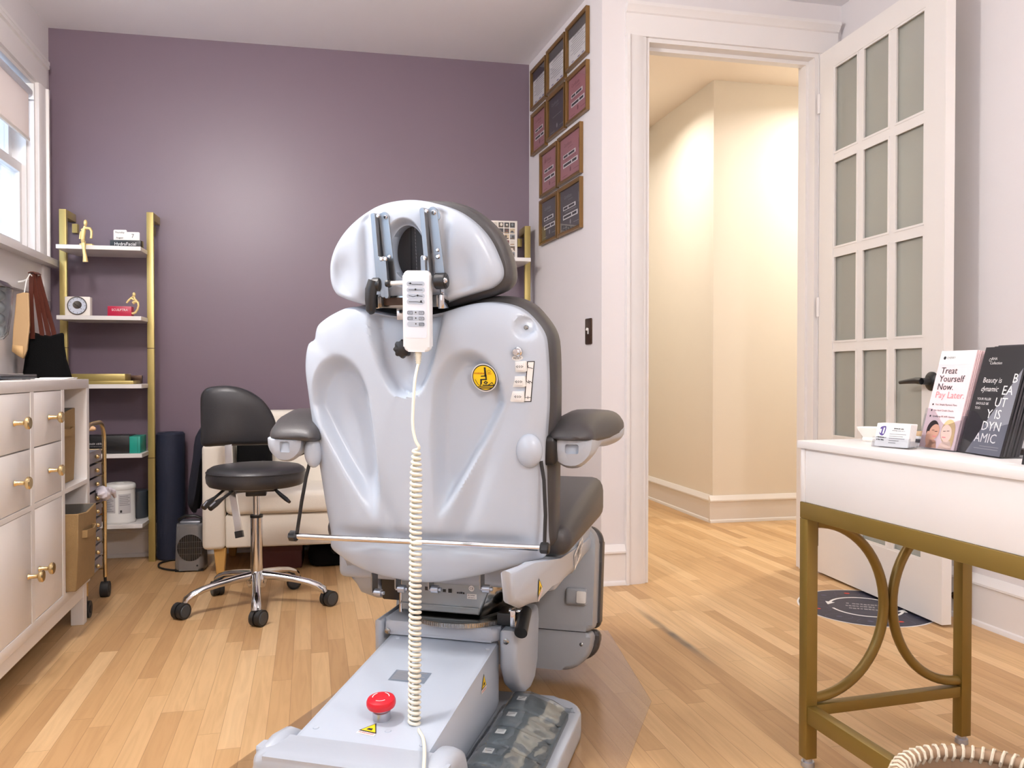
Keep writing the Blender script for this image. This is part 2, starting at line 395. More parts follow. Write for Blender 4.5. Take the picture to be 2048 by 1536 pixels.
def translucent(m, amt):
    nt = m.node_tree; b = nt.nodes['Principled BSDF']; t = nt.nodes.new('ShaderNodeBsdfTranslucent'); t.inputs['Color'].default_value = b.inputs['Base Color'].default_value
    mx = nt.nodes.new('ShaderNodeMixShader'); mx.inputs['Fac'].default_value = amt
    nt.links.new(b.outputs[0], mx.inputs[1]); nt.links.new(t.outputs[0], mx.inputs[2]); nt.links.new(mx.outputs[0], nt.nodes['Material Output'].inputs['Surface'])
translucent(MT['blind'], .5)
def carve(o, g, M=None):
    """cut the shape in g out of mesh object o (built for good, no cutter left behind)"""
    me = bpy.data.meshes.new('c'); bmesh.ops.recalc_face_normals(g.bm, faces=g.bm.faces); g.bm.to_mesh(me); g.bm.free()
    for m in o.data.materials: me.materials.append(m)
    c = bpy.data.objects.new('c', me); COL.objects.link(c); c.parent = o.parent
    md = o.modifiers.new('cut', 'BOOLEAN'); md.operation = 'DIFFERENCE'; md.object = c; md.solver = 'EXACT'
    dg = bpy.context.evaluated_depsgraph_get(); dg.update()
    nm = bpy.data.meshes.new_from_object(o.evaluated_get(dg)); nm.name = o.data.name
    o.modifiers.remove(md); o.data = nm; nm.shade_smooth(); nm.set_sharp_from_angle(angle=radians(38))
    bpy.data.objects.remove(c); bpy.data.meshes.remove(me)

def scrawl(g, x, y, w, h, M=None, z=0.0, seed=1):
    """print too small to read: a row of short strokes of uneven width, centred on x, y"""
    r = random.Random(seed); a = x - w / 2
    while a < x + w / 2 - h * .3:
        b = min(a + h * r.uniform(.35, .9), x + w / 2); g.rect(a, y - h * r.uniform(.35, .5), b, y + h * r.uniform(.25, .5), M, z); a = b + h * (r.uniform(.12, .25) if r.random() > .2 else .6)
# ------------------------------------------------------------------ room shell
ZC = 2.684
XL, XR = -1.272, 2.447
YB_L, YB_R = 4.543, 4.431          # back wall ends
PA, PB = V((1.204, 4.431)), V((1.259, 3.4025))   # certificate wall
DW0, DW1 = V((1.259, 3.4025)), V((2.447, 3.370)) # doorway wall
OPX0, OPX1, OPZ = 1.462, 2.326, 2.448
YF = -2.2
def dwy(x): return DW0.y + (x - DW0.x) * (DW1.y - DW0.y) / (DW1.x - DW0.x)
def bwy(x): return YB_L + (x - XL) * (YB_R - YB_L) / (1.204 - XL)

g = G(); g.box((-1.6, YF - 0.2, -0.08), (5.2, 9.0, 0.0)); struct(g, 'floor', 'floor')
g = G(); g.prism([(-1.45, YF - .2), (2.6, YF - .2), (2.6, 3.45), (1.32, 3.47), (1.26, 4.7), (-1.45, 4.7)], ZC, ZC + 0.1); struct(g, 'ceiling', 'ceil')
# left wall with two windows: one seen, one out of view, added for side light
W1 = (3.43, 4.332, 1.50, 2.338); W2 = (-0.2, 1.5, 1.0, 2.338)
g = G(); T0 = XL - 0.16
for y0, y1, z0, z1 in ((YF, W2[0], 0, ZC), (W2[0], W2[1], 0, W2[2]), (W2[0], W2[1], W2[3], ZC), (W2[1], W1[0], 0, ZC),
                       (W1[0], W1[1], 0, W1[2]), (W1[0], W1[1], W1[3], ZC), (W1[1], 4.70, 0, ZC)):
    g.box((T0, y0, z0), (XL, y1, z1))
struct(g, 'wall_left', 'white_wall')
g = G(); g.prism([(XL, YB_L), (1.204, YB_R), (1.204, YB_R + .14), (XL, YB_L + .14)], 0, ZC); struct(g, 'wall_back', 'purple')
g = G(); g.prism([(1.204, 4.431), (1.259, 3.4025), (1.36, 3.52), (1.33, 4.57), (1.204, 4.57)], 0, ZC); struct(g, 'wall_partition', 'white_wall')
g = G(); dy = 0.13
def wseg(x0, x1, z0, z1): g.prism([(x0, dwy(x0)), (x1, dwy(x1)), (x1, dwy(x1) + dy), (x0, dwy(x0) + dy)], z0, z1)
wseg(1.259, OPX0, 0, ZC); wseg(OPX1, 2.60, 0, ZC); wseg(OPX0, OPX1, OPZ, ZC); struct(g, 'wall_doorway', 'white_wall')
g = G(); g.box((XR, YF, 0), (XR + .12, 3.371, ZC)); struct(g, 'wall_right', 'white_wall')
g = G(); g.box((-1.45, YF - .12, 0), (2.6, YF, ZC)); struct(g, 'wall_front', 'white_wall')
# hallway
HZ = 2.79
g = G(); g.prism([(2.471, 4.661), (4.2, 4.60), (4.2, 4.75), (2.63, 4.80), (2.66, 8.2), (2.52, 8.2)], 0, HZ); struct(g, 'wall_hall_side', 'cream_wall')
g = G(); g.box((0.9, 8.2, 0), (2.7, 8.3, HZ)); struct(g, 'wall_hall_end', 'cream_wall')
g = G(); g.box((1.2, 4.575, 0), (1.33, 8.2, HZ)); struct(g, 'wall_hall_left', 'cream_wall')
g = G(); g.box((4.2, 3.4, 0), (4.3, 4.75, HZ)); struct(g, 'wall_hall_right', 'cream_wall')
g = G(); g.box((2.6, 3.40, 0), (4.2, 3.50, HZ)); struct(g, 'wall_hall_front', 'cream_wall')
g = G(); g.box((0.9, 3.48, HZ), (4.4, 8.3, HZ + .1)); struct(g, 'ceiling_hall', mat('hall_ceiling_paint', (240, 228, 214), .7, bump=.1, bs=160))

# baseboards: board, cap bead and shoe mould swept along a run
def baseboard(name, a, b, n, h=0.17, m='trim'):
    a, b, n = V((a[0], a[1], 0)), V((b[0], b[1], 0)), V((n[0], n[1], 0)).normalized()
    prof = [(0, 0), (.026, 0), (.026, .006), (.022, .016), (.016, .02), (.016, h - .04), (.024, h - .036), (.024, h - .028), (.014, h - .012), (.006, h), (0, h)]
    g = G(); g.rings([[p + n * x + V((0, 0, z)) for x, z in prof] for p in (a, b)]); return struct(g, name, m, smooth=25)
baseboard('baseboard_back', (XL, YB_L), (1.204, YB_R), (0, -1))
baseboard('baseboard_partition', (1.204, 4.431), (1.259, 3.4025), (-1, 0), .18)
baseboard('baseboard_doorway', (1.236, 3.4025), (1.367, 3.3995), (0, -1), .18)
baseboard('baseboard_right', (XR, 3.37), (XR, YF), (-1, 0), .19)
baseboard('baseboard_left', (XL, YF), (XL, YB_L), (1, 0), .17)
baseboard('baseboard_hall_side', (2.471, 4.661), (2.52, 8.2), (-1, 0), .17)
baseboard('baseboard_hall_end', (2.445, 4.662), (4.2, 4.60), (0, -1), .17)

# door casing
ang = atan2(DW1.y - DW0.y, DW1.x - DW0.x)
def dwM(x, z=0): return T(x, dwy(x), z) @ R(ang)
g = G()
cas = [(0, 0), (0, -.030), (.014, -.030), (.018, -.022), (.075, -.018), (.082, -.014), (.095, -.012), (.095, 0)]
g.rings([[(x, y, z) for x, y in cas] for z in (0, 2.45)], M=dwM(1.367)); struct(g, 'trim_1', 'trim')
g = G(); g.rings([[(.095 - x, y, z) for x, y in cas] for z in (0, 2.45)], M=dwM(OPX1)); struct(g, 'trim_2', 'trim')
g = G(); hw = 2.421 - 1.367
hp = [(0, 2.448), (-.018, 2.448), (-.018, 2.545), (-.026, 2.55), (-.032, 2.562), (-.044, 2.575), (-.044, 2.59), (0, 2.59)]
g.rings([[(x, y, z) for y, z in hp] for x in (-.002, hw + .0)], M=dwM(1.367)); struct(g, 'trim_3', 'trim', smooth=25)
g = G() # jamb lining with stop bead
M0 = dwM(OPX0); w = OPX1 - OPX0
g.box((0, -.004, 0), (.018, dy + .004, OPZ), M0); g.box((w - .018, -.004, 0), (w, dy + .004, OPZ), M0); g.box((0.018, -.004, OPZ - .018), (w - .018, dy + .004, OPZ), M0)
g.box((.018, .05, 0), (.030, .09, OPZ - .018), M0); g.box((w - .03, .05, 0), (w - .018, .09, OPZ - .018), M0); g.box((.03, .05, OPZ - .034), (w - .03, .09, OPZ - .018), M0)
struct(g, 'trim_4', 'trim')

# ------------------------------------------------------------------ glazed door, open against the right wall
hx, hy = 2.322, 3.352
dd = V((2.274 - hx, 2.5506 - hy, 0)).normalized(); DM = frame((hx, hy, 0.012), dd, V((dd.y, -dd.x, 0)) * 1.0, (0, 0, 1))
# local x from hinge to free edge, local y towards the room (-x), z up
LW, LT, LH = 0.834, 0.04, 2.424
if (DM.to_3x3() @ V((0, 1, 0))).x > 0: DM = frame((hx, hy, 0.012), dd, V((-dd.y, dd.x, 0)), (0, 0, 1))
door = bpy.data.objects.new('door_1', None); COL.objects.link(door); door['kind'] = 'structure'; door.matrix_world = I4; MW[door] = I4
st, mu, pw = .112, .032, .182; tb, bb = 2.33, .215; ph = (tb - bb - 4 * mu) / 5
g = G(); g.M = DM
g.box((0, -LT, 0), (st, 0, LH)); g.box((LW - st, -LT, 0), (LW, 0, LH)); g.box((st, -LT, 0), (LW - st, 0, bb)); g.box((st, -LT, tb), (LW - st, 0, LH))
for i in (1, 2):
    x = st + i * pw + (i - 1) * mu; g.box((x, -LT + .004, bb), (x + mu, -.004, tb))
for j in range(1, 5):
    z = bb + j * ph + (j - 1) * mu
    for i in range(3):
        x = st + i * (pw + mu); g.box((x, -LT + .004, z), (x + pw, -.004, z + mu))
for i in range(3):   # glazing beads inside every light
    for j in range(5):
        x = st + i * (pw + mu); z = bb + j * (ph + mu); b_ = .009
        for s_ in (-.008, -LT + .002):
            g.box((x, s_, z), (x + b_, s_ + .006, z + ph)); g.box((x + pw - b_, s_, z), (x + pw, s_ + .006, z + ph))
            g.box((x + b_, s_, z), (x + pw - b_, s_ + .006, z + b_)); g.box((x + b_, s_, z + ph - b_), (x + pw - b_, s_ + .006, z + ph))
g.out('door_frame', 'door', door)
for i in range(3):
    for j in range(5):
        x = st + i * (pw + mu); z = bb + j * (ph + mu)
        g = G(); g.box((x + .001, -LT / 2 - .002, z + .001), (x + pw - .001, -LT / 2 + .002, z + ph - .001), DM); g.out('pane', 'doorgl', door)
g = G(); hzc = .905
for s_ in (1, -1):
    M = DM @ T(.775, 0 if s_ > 0 else -LT, hzc) @ R(-pi / 2 * s_, 'X')
    g.lathe([(0, 0), (.036, 0), (.036, .006), (.028, .012), (.014, .016), (.012, .045), (0, .045)], M, 28)
    yy = .045 if s_ > 0 else -LT - .045
    g.M = DM; g.tube([(.775, yy, hzc), (.745, yy + .002 * s_, hzc + .002), (.69, yy, hzc - .002), (.65, yy, hzc - .006)], [.013, .012, .009, .007], 12); g.M = I4
g.out('lever_handle', 'black', door, label='black lever handle')
for z in (.25, 1.2, 2.15):
    g = G(); g.cyl((0, .004, z), (0, .004, z + .09), .007, M=DM); g.out('hinge', 'trim', door)

# door stop on the right baseboard
st_ = thing('door_stop', 'small dark bronze door stop on the white right baseboard behind the desk leg', 'door stop', (XR - .017, 2.63, .082))
Mx = T(XR - .017, 2.63, .082) @ R(-pi / 2, 'Y')
g = G(); g.lathe([(0, 0), (.014, 0), (.014, .004), (.006, .008), (.006, .055), (0, .055)], Mx, 20); g.out('stem', 'bronze', st_)
g = G(); g.lathe([(0, .055), (.011, .055), (.012, .06), (.012, .07), (0, .074)], Mx, 20); g.out('tip', 'rubber', st_)

# ------------------------------------------------------------------ windows
def window(name, y0, y1, z0, z1):
    w = bpy.data.objects.new(name, None); COL.objects.link(w); w['kind'] = 'structure'; MW[w] = I4
    x = XL; cw = .105
    g = G()
    cs = [(0, 0), (0, .016), (.012, .022), (.085, .022), (.088, .034), (.105, .034), (.105, 0)]
    g.rings([[(x + d, y1 + s, z) for s, d in cs] for z in (z0 - .0, z1 + .0)]); g.rings([[(x + d, y0 - s, z) for s, d in cs] for z in (z0, z1)])
    g.rings([[(x + d, yy, z1 + s * 1.15) for s, d in cs] for yy in (y0 - .105, y1 + .105)])
    g.box((x, y0 - .105, z1 + .12), (x + .036, y1 + .105, z1 + .135))
    g.out('window_casing', 'trim', w)
    g = G(); g.prism(rrect(x - .02, y0 - .135, x + .075, y1 + .135, .012), z0 - .032, z0, bev=.006); g.out('window_sill', 'trim', w)
    g = G(); g.box((x, y0 - .105, z0 - .165), (x + .022, y1 + .0, z0 - .032)); g.box((x, y0 - .105, z0 - .182), (x + .034, y1 + .0, z0 - .165))
    g.box((x, y1 + .0, z0 - .20), (x + .032, y1 + .105, z0 - .032), bev=.004); g.out('window_apron', 'trim', w)
    g = G() # lining
    g.box((x - .16, y0, z0), (x, y0 + .02, z1)); g.box((x - .16, y1 - .02, z0), (x, y1, z1)); g.box((x - .16, y0 + .02, z1 - .02), (x, y1 - .02, z1)); g.box((x - .16, y0 + .02, z0), (x - .021, y1 - .02, z0 + .02))
    g.box((x - .05, y1 - .035, z0 + .02), (x - .03, y1 - .02, z1 - .02)); g.out('window_frame', 'trim', w)
    zm = (z0 + z1) / 2
    for nm, xa, za, zb in (('lower_sash', x - .085, z0 + .02, zm + .02), ('upper_sash', x - .13, zm - .02, z1 - .02)):
        g = G(); ya, yb, f = y0 + .02, y1 - .02, .045
        g.box((xa, ya, za), (xa + .035, ya + f, zb)); g.box((xa, yb - f, za), (xa + .035, yb, zb)); g.box((xa, ya + f, za), (xa + .035, yb - f, za + f)); g.box((xa, ya + f, zb - f), (xa + .035, yb - f, zb))
        so = g.out(nm, 'trim', w)
        g = G(); g.box((xa + .015, ya + f, za + f), (xa + .02, yb - f, zb - f)); g.out('pane', 'glass', so)
    return w
window('window_1', *W1); window('window_2_added', *W2)
bl = thing('roller_blind', 'pale roller blind half lowered on a grey tube in the left window', 'blind', (XL + .012, W1[1] - .03, W1[3] - .07))
g = G(); yA, yB, xc, zc = W1[0] + .03, W1[1] - .045, XL - .022, W1[3] - .065
g.cyl((xc, yA, zc), (xc, yB, zc), .026); g.out('roller_tube', mat('pale_grey_roller', (206, 208, 216), .4, var=.01), bl)
g = G(); g.box((xc + .016, yA + .02, 2.05), (xc + .0175, yB - .035, zc)); g.out('blind_fabric', 'blind', bl)
g = G(); g.box((xc + .012, yA + .02, 2.035), (xc + .022, yB - .035, 2.05)); g.out('bottom_bar', 'warm_paper', bl)
g = G(); g.box((xc - .03, yB, zc - .03), (xc + .03, yB + .003, zc + .045)); g.out('bracket', 'white_pl', bl)

# ------------------------------------------------------------------ ceiling lights and sky
def downlight(x, y, z, power, col, label, size=.16, spread=140):
    t = thing('recessed_downlight', label, 'ceiling light', (x, y, z), group=None)
    g = G(); g.annulus((x, y), .075, .095, z=z - .004); g.annulus((x, y), .072, .078, z=z - .002); g.out('trim_ring', 'trim', t, solid=.004)
    g = G(); g.disc((x, y), .073, .073, z=z - .003, rr=1); g.out('lens', 'lens', t)
    ld = bpy.data.lights.new('downlight_lamp', 'AREA'); ld.shape = 'DISK'; ld.size = size; ld.energy = power; ld.color = col; ld.spread = radians(spread)
    lo = bpy.data.objects.new('downlight_lamp', ld); COL.objects.link(lo); lo.parent = t; lo.location = (0, 0, -.012)
COOL = (1.0, .96, .93)
def pendant(x, y, zg, L, label):  # globe lamps out of view, added to brighten the room and ceiling
    t = thing('added_globe_pendant', label, 'ceiling light', (x, y, ZC))
    g = G(); g.lathe([(0, -.001), (.06, -.001), (.06, -.012), (.02, -.03), (0, -.03)], T(x, y, ZC), 32); g.out('canopy', 'brass', t)
    g = G(); g.cyl((x, y, zg + .135), (x, y, ZC - .029), .004, n=10); g.lathe([(0, .17), (.02, .17), (.03, .13), (0, .13)], T(x, y, zg), 24); g.out('hanging_rod', 'brass', t)
    g = G(); g.sph((x, y, zg), .14, 32, 20); g.out('opal_globe', emis('lit_opal_glass', LAMPC, L), t)
LAMPC = (255, 250, 246)
pendant(-.72, 1.95, 2.28, ADDED_GLOBES[0], 'added unseen opal globe pendant hanging between the cabinet and the treatment chair')
pendant(.95, -.60, 2.20, ADDED_GLOBES[1], 'added unseen opal globe pendant hanging behind the camera')
downlight(1.95, .9, ZC, DL[4], COOL, 'recessed downlight in the ceiling over the white desk', spread=165)
downlight(1.93, 4.92, HZ, DL[5], (1.0, .93, .82), 'recessed downlight in the hallway ceiling by the wall corner', spread=150)
downlight(2.0, 6.6, HZ, DL[6], (1.0, .94, .85), 'recessed downlight at the far end of the hallway ceiling', spread=160)
downlight(3.3, 4.05, HZ, DL[7], (1.0, .94, .85), 'recessed downlight in the hallway ceiling beyond the door', spread=160)
vt = thing('ceiling_vent', 'white rectangular vent on the hallway ceiling seen through the doorway', 'vent', (2.27, 5.80, HZ))
g = G(); g.box((2.10, 5.62, HZ - .02), (2.45, 5.98, HZ), bev=.004); g.out('vent_frame', 'trim', vt)
g = G()
for k in range(6): g.box((2.125, 5.66 + k * .052, HZ - .027), (2.425, 5.68 + k * .052, HZ - .02))
g.out('louver', 'trim', vt)

wd = bpy.data.worlds.new('sky'); SC.world = wd; wd.use_nodes = True; nt = wd.node_tree
bg = nt.nodes['Background']; tc = nt.nodes.new('ShaderNodeTexCoord'); sp = nt.nodes.new('ShaderNodeSeparateXYZ'); cr = nt.nodes.new('ShaderNodeValToRGB')
nt.links.new(tc.outputs['Generated'], sp.inputs[0]); nt.links.new(sp.outputs['Z'], cr.inputs[0]); nt.links.new(cr.outputs[0], bg.inputs['Color'])
cr.color_ramp.elements[0].color = (.60, .78, 1.0, 1); cr.color_ramp.elements[0].position = .0
cr.color_ramp.elements[1].color = (.80, .91, 1.0, 1); cr.color_ramp.elements[1].position = .5
bg.inputs['Strength'].default_value = SKY
SC.view_settings.view_transform = 'Standard'; SC.view_settings.look = 'None'; SC.view_settings.gamma = 1.0; SC.view_settings.use_curve_mapping = False
SC.view_settings.exposure = EXPO
SC.cycles.use_denoising = True
SC.cycles.max_bounces = 8; SC.cycles.transparent_max_bounces = 24; SC.cycles.sample_clamp_indirect = 6.0; SC.cycles.caustics_reflective = False; SC.cycles.caustics_refractive = False
# ------------------------------------------------------------------ white cube cabinet on the left
cab = thing('cube_storage_cabinet', 'long white laminate cube cabinet with drawers and doors under the left window', 'cabinet', (-1.02, 2.45, 0))
CF, CB = -.819, -1.21
cells = 6; CY1 = 3.389; ck = .034; th = .030; CW = .286; hs = .016; zb, ztop = .155, .925
CY0 = CY1 - ck * 2 - cells * CW - (cells - 1) * th
zmid = (zb + ztop) / 2
g = G()
g.box((CB, CY0, ztop - ck), (CF, CY1, ztop), bev=.0015); g.box((CB, CY0, zb), (CF, CY1, zb + ck), bev=.0015)
g.box((CB, CY0, zb + ck), (CF, CY0 + ck, ztop - ck)); g.box((CB, CY1 - ck, zb + ck), (CF, CY1, ztop - ck))
ys = [CY1 - ck - CW * k - th * k for k in range(cells)]       # right edge of every column, from the wall end
for k in range(1, cells): g.box((CB, ys[k], zb + ck), (CF, ys[k] + th, ztop - ck))
for k in range(cells): g.box((CB, ys[k] - CW, zmid - hs / 2), (CF, ys[k], zmid + hs / 2))
g.box((CB, CY0 + ck, zb + ck), (CB + .006, CY1 - ck, ztop - ck)); g.out('body', 'lam', cab)
for y in (CY0 + .005, (CY0 + CY1) / 2, CY1 - .055):
    for x in (CB + .01, CF - .055):
        g = G(); g.box((x, y, 0), (x + .045, y + .045, zb)); g.out('leg', 'lam', cab, bevel=.002)
g = G()
g.box((CF - .05, CY0 + .05, zb - .05), (CF - .012, (CY0 + CY1) / 2, zb)); g.box((CF - .05, (CY0 + CY1) / 2 + .045, zb - .05), (CF - .012, CY1 - .055, zb)); g.out('underframe_rail', 'lam', cab)
def knob(y, z, par):
    g = G(); g.lathe([(0, 0), (.009, 0), (.0065, .006), (.006, .024), (.016, .030), (.0182, .033), (.0182, .039), (.0155, .042), (0, .042)], T(CF + .001, y, z) @ R(pi / 2, 'Y'), 24)
    g.out('knob', 'brass', par, label='polished brass knob')
fh = ((ztop - ck) - (zmid + hs / 2) - .008) / 2
for k in (1, 2, 4, 5):
    for j in (0, 1):
        z1 = ztop - ck - .002 - j * (fh + .004)
        g = G(); g.box((CF - .30, ys[k] - CW + .002, z1 - fh), (CF - .001, ys[k] - .002, z1), bev=.0012); d = g.out('drawer', 'lam', cab)
        knob(ys[k] - CW / 2, z1 - fh / 2, d)
for k in (1, 2, 3, 4, 5):
    g = G(); g.box((CF - .018, ys[k] - CW + .002, zb + ck + .002), (CF - .001, ys[k] - .002, zmid - hs / 2 - .002), bev=.0012); d = g.out('door', 'lam', cab)
    knob(ys[k] - (CW - .035 if k % 2 else .035), zb + .185, d)
g = G(); g.box((CF - .018, ys[3] - CW + .002, zmid + hs / 2 + .002), (CF - .001, ys[3] - .002, ztop - ck - .002), bev=.0012); d = g.out('door', 'lam', cab); knob(ys[3] - CW + .035, zmid + .1, d)
def fabric_bin(label, x1, y0, y1, z0, h, lean):
    t = thing('fabric_bin', label, 'storage bin', (x1 - .15, (y0 + y1) / 2, z0), group=None)
    g = G(); x0 = x1 - .32; w_ = .006
    def ringat(z, e): return [(x0 - e, y0 + e, z), (x1 + lean * (z - z0) - e, y0 + e, z), (x1 + lean * (z - z0) - e, (y0 + y1) / 2, z - (.012 if z > z0 + .1 else 0)), (x1 + lean * (z - z0) - e, y1 - e, z), (x0 + e, y1 - e, z)]
    g.rings([ringat(z0, 0), ringat(z0 + h * .5, -.002), ringat(z0 + h, 0), ringat(z0 + h - .001, w_)], cap1=False); o = g.out('bin_body', 'bin', t, bevel=.003)
    g = G(); g.rings([ringat(z0 + .012, w_ + .003), ringat(z0 + h - .001, w_)], cap1=False); g.out('lining', 'binin', t)
    zc = z0 + h * .70; xh = x1 + lean * h * .7; ym = (y0 + y1) / 2
    g = G(); g.tube([(xh - .002, ym - .07, zc), (xh + .014, ym - .062, zc), (xh + .022, ym, zc - .004), (xh + .014, ym + .062, zc), (xh - .002, ym + .07, zc)], .01, sq=(.0022, .013), up=(0, 0, 1)); g.out('handle', 'bin', t)
fabric_bin('tan felt bin set back in the upper open cube of the white cabinet', CF - .04, ys[0] - CW + .012, ys[0] - .02, zmid + hs / 2 + .001, .27, .02)
fabric_bin('tan felt bin sticking out of the lower open cube of the white cabinet', CF + .03, ys[0] - CW + .012, ys[0] - .03, zb + ck + .001, .27, .03)

# things on the cabinet top
z0 = ztop + .0005
t = thing('closed_laptop', 'closed dark grey laptop lying on the white cabinet', 'laptop', (-1.06, 3.07, z0))
g = G(); g.box((-1.17, 2.90, z0 + .002), (-.955, 3.25, z0 + .011), bev=.003); g.out('laptop_base', 'dusk', t)
g = G(); g.box((-1.17, 2.90, z0 + .0115), (-.955, 3.25, z0 + .018), bev=.003); g.out('laptop_lid', mat('grey_laptop_lid', (96, 94, 96), .4, .4, var=.03), t)
for a in (2.94, 3.21):
    for b in (-1.14, -.985): g = G(); g.cyl((b, a, z0), (b, a, z0 + .0025), .006, n=12); g.out('foot', 'rubber', t)
t = thing('tablet_case', 'black folding tablet case behind the laptop on the white cabinet', 'tablet case', (-1.1, 2.55, z0))
g = G(); g.box((-1.20, 2.44, z0), (-1.09, 2.66, z0 + .014), bev=.004); g.out('case_back', 'black', t)
g = G(); g.M = T(-1.09, 2.44, z0 + .014) @ R(radians(9), 'Y'); g.box((-.11, 0, 0), (0, .22, .008), bev=.003); g.M = I4; g.out('case_cover', 'black', t)
for k, (a, b, m, lab) in enumerate(((3.14, 3.26, 'paper', 'sheet of printed paper at the bottom of the pile on the white cabinet end'), (3.17, 3.29, 'warm_paper', 'sheet of printed paper in the middle of the pile on the white cabinet end'),
                                  (3.20, 3.32, 'paper', 'topmost printed sheet of the paper pile on the white cabinet end'))):
    g = G(); g.M = T(-.888, (a + b) / 2, z0 + .0022 * k) @ R(.12 * k - .1); g.box((-.052, -.06, 0), (.055, .06, .002))
    if k == 2:
        g.mi = 1
        for q in range(7): g.rect(-.045, -.05 + q * .015, .045 - .015 * (q % 3), -.045 + q * .015, z=.0022)
    g.M = I4; tag(g.out('paper_sheet', [m, 'purpleink']), lab, 'paper', 'papers on the cabinet').location = (0, 0, 0)
for k, (yy, xx) in enumerate(((3.06, -.952),)):
    g = G(); g.box((xx - .035, yy, z0 + .0186), (xx - .005, yy + .05, z0 + .0202)); tag(g.out('sticky_note', 'warm_paper'), 'small cream note on the front edge of the closed laptop', 'note')

# glass jar of silver balls, cut by the left frame edge
jc = dp(-58, 640, 2.5); jz0, jz1 = 1.05, 1.21
t = thing('candy_jar', 'footed glass jar full of silver grey balls at the left end of the cabinet', 'jar', (jc.x, jc.y, ztop))
JM = T(jc.x, jc.y, 0)
g = G(); g.lathe([(0, ztop + .0005), (.06, ztop + .0005), (.06, ztop + .006), (.014, ztop + .02), (.01, ztop + .06), (.012, jz0 - .012), (.05, jz0 - .006), (.085, jz0 + .004), (.098, jz0 + .02), (.107, jz0 + .08), (.112, jz1), (.109, jz1), (.103, jz0 + .08), (.094, jz0 + .024), (.08, jz0 + .010), (0, jz0 + .008)], JM, 40)
g.out('jar_bowl', 'jar', t)
g = G(); g.lathe([(.112, jz1 + .001), (.114, jz1 + .004), (.10, jz1 + .02), (.05, jz1 + .04), (.012, jz1 + .046), (.012, jz1 + .06), (.022, jz1 + .07), (.022, jz1 + .085), (0, jz1 + .095)], JM, 40); g.out('jar_lid', 'steel', t)
proto = None; k = 0
for zl in range(4):
    for (rr_, nn) in ((.0, 1), (.038, 6), (.074, 12)):
        for q in range(nn):
            a = 2 * pi * q / max(nn, 1) + zl * .26 + rr_ * 9
            p = (jc.x + rr_ * cos(a), jc.y + rr_ * sin(a), jz0 + .029 + zl * .0375)
            lab = 'silver grey ball inside the footed glass jar'
            if proto is None:
                gg = G(); gg.sph((0, 0, 0), .0182, 14, 9); proto = gg.out('silver_ball', 'cotton'); tag(proto, lab, 'ball', 'silver balls in the jar'); proto.location = p
            else:
                c = proto.copy(); COL.objects.link(c); c.location = p

# ------------------------------------------------------------------ bags hanging below the window sill
hkp = V((XL, dp(66, 552, 3.6).y, dp(66, 552, 3.6).z))
t = thing('coat_hook', 'white wall hook under the window sill holding the bags', 'hook', tuple(hkp))
g = G(); g.box((XL, hkp.y - .012, hkp.z - .05), (XL + .006, hkp.y + .012, hkp.z + .02), bev=.002); g.tube([(XL + .004, hkp.y, hkp.z - .03), (XL + .04, hkp.y, hkp.z - .025), (XL + .085, hkp.y, hkp.z - .004), (XL + .092, hkp.y, hkp.z + .018)], .0045, 10); g.out('hook_body', 'white_pl', t)
def sheetbag(g, poly, d0, d1, puff=0.0):
    a = [dp(x, y, d0) for x, y in poly]; b = [dp(x, y, d1) for x, y in poly]
    g.rings([a, b], cap0=True, cap1=True)
t = thing('tote_bag', 'black canvas tote bag with long brown straps hanging by the purple wall', 'bag', tuple(dp(95, 740, 3.6)))
g = G(); sheetbag(g, [(60, 662), (80, 668), (100, 672), (128, 664), (129, 692), (134, 720), (147, 764), (120, 772), (80, 772), (42, 768), (50, 715)], 3.56, 3.64); g.out('bag_body', 'fabric_black', t, bevel=.012, bseg=3)
for pts, d in (([(63, 548), (62, 600), (65, 664)], 3.55), ([(66, 548), (74, 600), (84, 668)], 3.565), ([(70, 548), (82, 600), (97, 668)], 3.58), ([(77, 552), (90, 600), (108, 666)], 3.595)):
    g = G(); P = [dp(x, y, d) for x, y in pts]; g.tube([P[0], P[1], P[2], P[2] + V((0, 0, -.03))], .01, sq=(.0095, .002), up=FWD0); g.out('strap', 'strap', t, label='brown leather strap')
g = G(); P = [dp(x, y, 3.575) for x, y in ((61, 547), (66, 545), (72, 545), (77, 549))]; g.tube(P, .01, sq=(.02, .002), up=(0, 0, 1)); g.out('strap', 'strap', t)
t = thing('kraft_paper_bag', 'brown kraft paper bag hanging between the glass jar and black tote', 'bag', tuple(dp(40, 660, 3.5)))
g = G(); a = [(33, 588), (46, 585), (57, 586), (59, 650), (54, 700), (47, 718), (36, 712), (24, 703), (26, 660), (30, 620)]
P0 = [dp(x, y, 3.47) for x, y in a]; P1 = [dp(x + 2, y, 3.52) for x, y in a]; g.rings([P0, P1])
o = g.out('bag_body', 'kraft', t, bevel=.004)
g = G(); g.face([dp(25, 690, 3.465), dp(46, 692, 3.465), dp(47, 717, 3.465), dp(36, 711, 3.465), dp(24, 703, 3.465)]); g.out('bag_base_fold', mat('kraft_paper_pale', (220, 182, 128), .7, bump=.3, bs=40), t, solid=.003)
g = G(); g.tube([dp(48, 588, 3.49), dp(53, 560, 3.5), dp(60, 548, 3.52), dp(64, 552, 3.53)], .0025, 8); g.out('cord_handle', 'white_pl', t)

